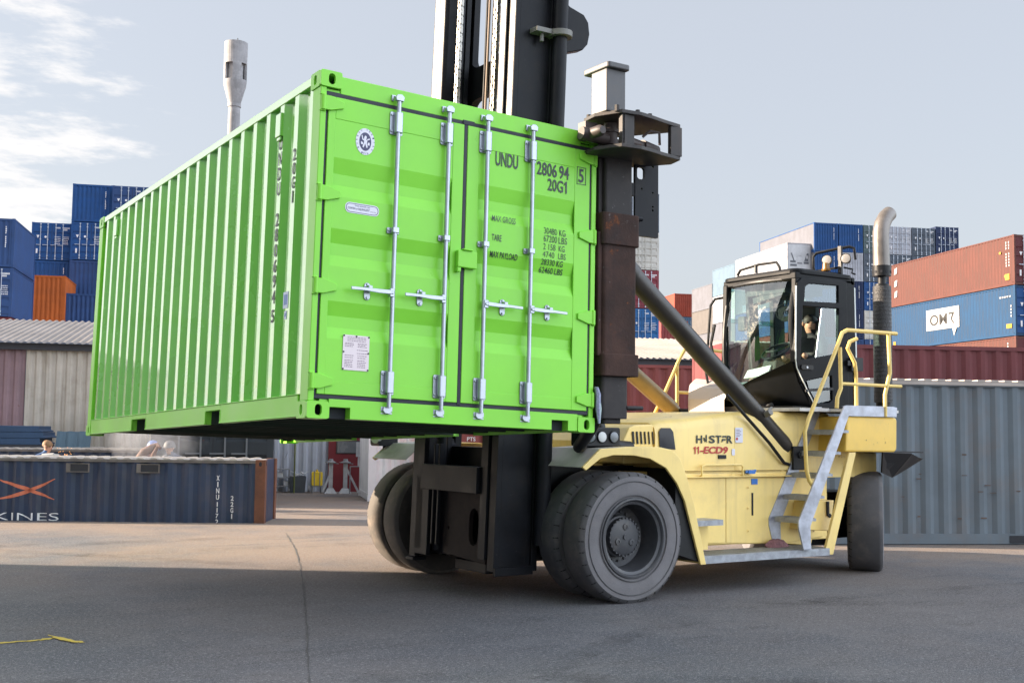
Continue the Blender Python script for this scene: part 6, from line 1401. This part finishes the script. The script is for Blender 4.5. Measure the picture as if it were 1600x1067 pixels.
CLB = mat('blue_overall', (.035, .085, .20), .85, var=.2, scale=6); CLR = mat('dull_red_jacket', (.17, .055, .045), .85, var=.2, scale=6); CLG = mat('grey_overall', (.10, .11, .14), .85, var=.2, scale=6)
yawr = math.atan2(XR.y, XR.x)
worker('crouching fair haired worker in a blue shirt with dark goggles behind the cut container', 59, 687, 22.4, yawr + R(90) - R(20), CLB, hairmat=mat('sandy_hair', (.20, .11, .05), .7), face=(0, -1, -.15))
worker('bending worker in a reddish jacket wearing a blue cap behind the cut container', 219, 689, 22.6, yawr + R(90), CLR, helmet=mat('blue_cap', (.05, .12, .36), .5), face=(0, -1, -.4))
worker('worker in grey with a pale grey helmet crouching in the welding smoke', 276, 689, 22.8, yawr - R(15), CLG, helmet=mat('grey_helmet', (.07, .073, .08), .6), face=(0, -1, -.1))
def low(u, v, D): return at(u, v, D=D)
b = B(); a = low(84, 712, 22.2); b.cyl(low(66, 712, 22.2), low(84, 711, 22.2), .045, n=10); b.cyl(low(84, 711, 22.2), low(92, 712, 22.2), .03, n=10); gr = b.build('grinder', mat('pale_tool', (.45, .44, .42), .5)); tag(gr, 'pale hand grinder held by the worker in blue', 'grinder')
SPK = bpy.data.materials.new('hot_sparks'); SPK.use_nodes = True; bs = SPK.node_tree.nodes['Principled BSDF']; bs.inputs['Base Color'].default_value = (1, .5, .2, 1); bs.inputs['Emission Color'].default_value = (1, .42, .12, 1); bs.inputs['Emission Strength'].default_value = 1.2
b = B(); rr_ = random.Random(11); c = low(100, 716, 22.1)
for k in range(60):
    dd = V((rr_.gauss(0, 1), rr_.gauss(0, 1), abs(rr_.gauss(0, 1)))).normalized() * rr_.uniform(.0, .34) * rr_.random() ** 1.5; s_ = .0025 + .012 * max(0, .14 - dd.length); q = c + dd; b.bar(q, q + dd.normalized() * (s_ * 3 + .004), s_, s_)
tag(b.build('sparks', SPK), 'small orange shower of sparks by the grinder', 'sparks', kind='stuff')
b = B(); pts = [low(216, 720, 22.0), low(226, 706, 22.0), low(238, 699, 22.1), low(246, 695, 22.1), low(250, 700, 22.0)]; b.tube(pts, [.09, .085, .07, .045, .03], 10); b.tube([low(236, 722, 21.9), low(240, 710, 21.9), low(246, 698, 22.0)], [.05, .045, .03], 8)
tag(b.build('leather_apron', mat('pale_leather', (.15, .09, .07), .8, var=.2)), 'pale leather apron and sleeve over the bending worker, lit by the sun', 'apron')
# welding smoke
SM = bpy.data.materials.new('welding_smoke'); SM.use_nodes = True; t_ = SM.node_tree; t_.nodes.clear(); o_ = t_.nodes.new('ShaderNodeOutputMaterial'); pv = t_.nodes.new('ShaderNodeVolumePrincipled'); pv.inputs['Color'].default_value = (.85, .88, .95, 1)
tc_ = t_.nodes.new('ShaderNodeTexCoord'); n_ = t_.nodes.new('ShaderNodeTexNoise'); n_.inputs['Scale'].default_value = 1.6; n_.inputs['Detail'].default_value = 4; t_.links.new(tc_.outputs['Object'], n_.inputs['Vector'])
mr = t_.nodes.new('ShaderNodeMapRange'); mr.inputs[1].default_value = .42; mr.inputs[2].default_value = .75; mr.inputs[3].default_value = 0; mr.inputs[4].default_value = .9; t_.links.new(n_.outputs[0], mr.inputs[0]); t_.links.new(mr.outputs[0], pv.inputs['Density']); t_.links.new(pv.outputs[0], o_.inputs['Volume'])
c = at(245, 706, D=22.0); b = B(); ax_ = XR * 1.0; b.smooth = True
b.lathe((c.x - .95 * XR.x, c.y - .95 * XR.y, 1.28), (XR.x, XR.y, 0), [(0, 0), (.1, .22), (.4, .42), (.95, .5), (1.5, .42), (1.8, .22), (1.95, 0)], 20)
tag(b.build('welding_smoke', SM), 'thin pale welding smoke drifting over the cut container', 'smoke', kind='stuff')
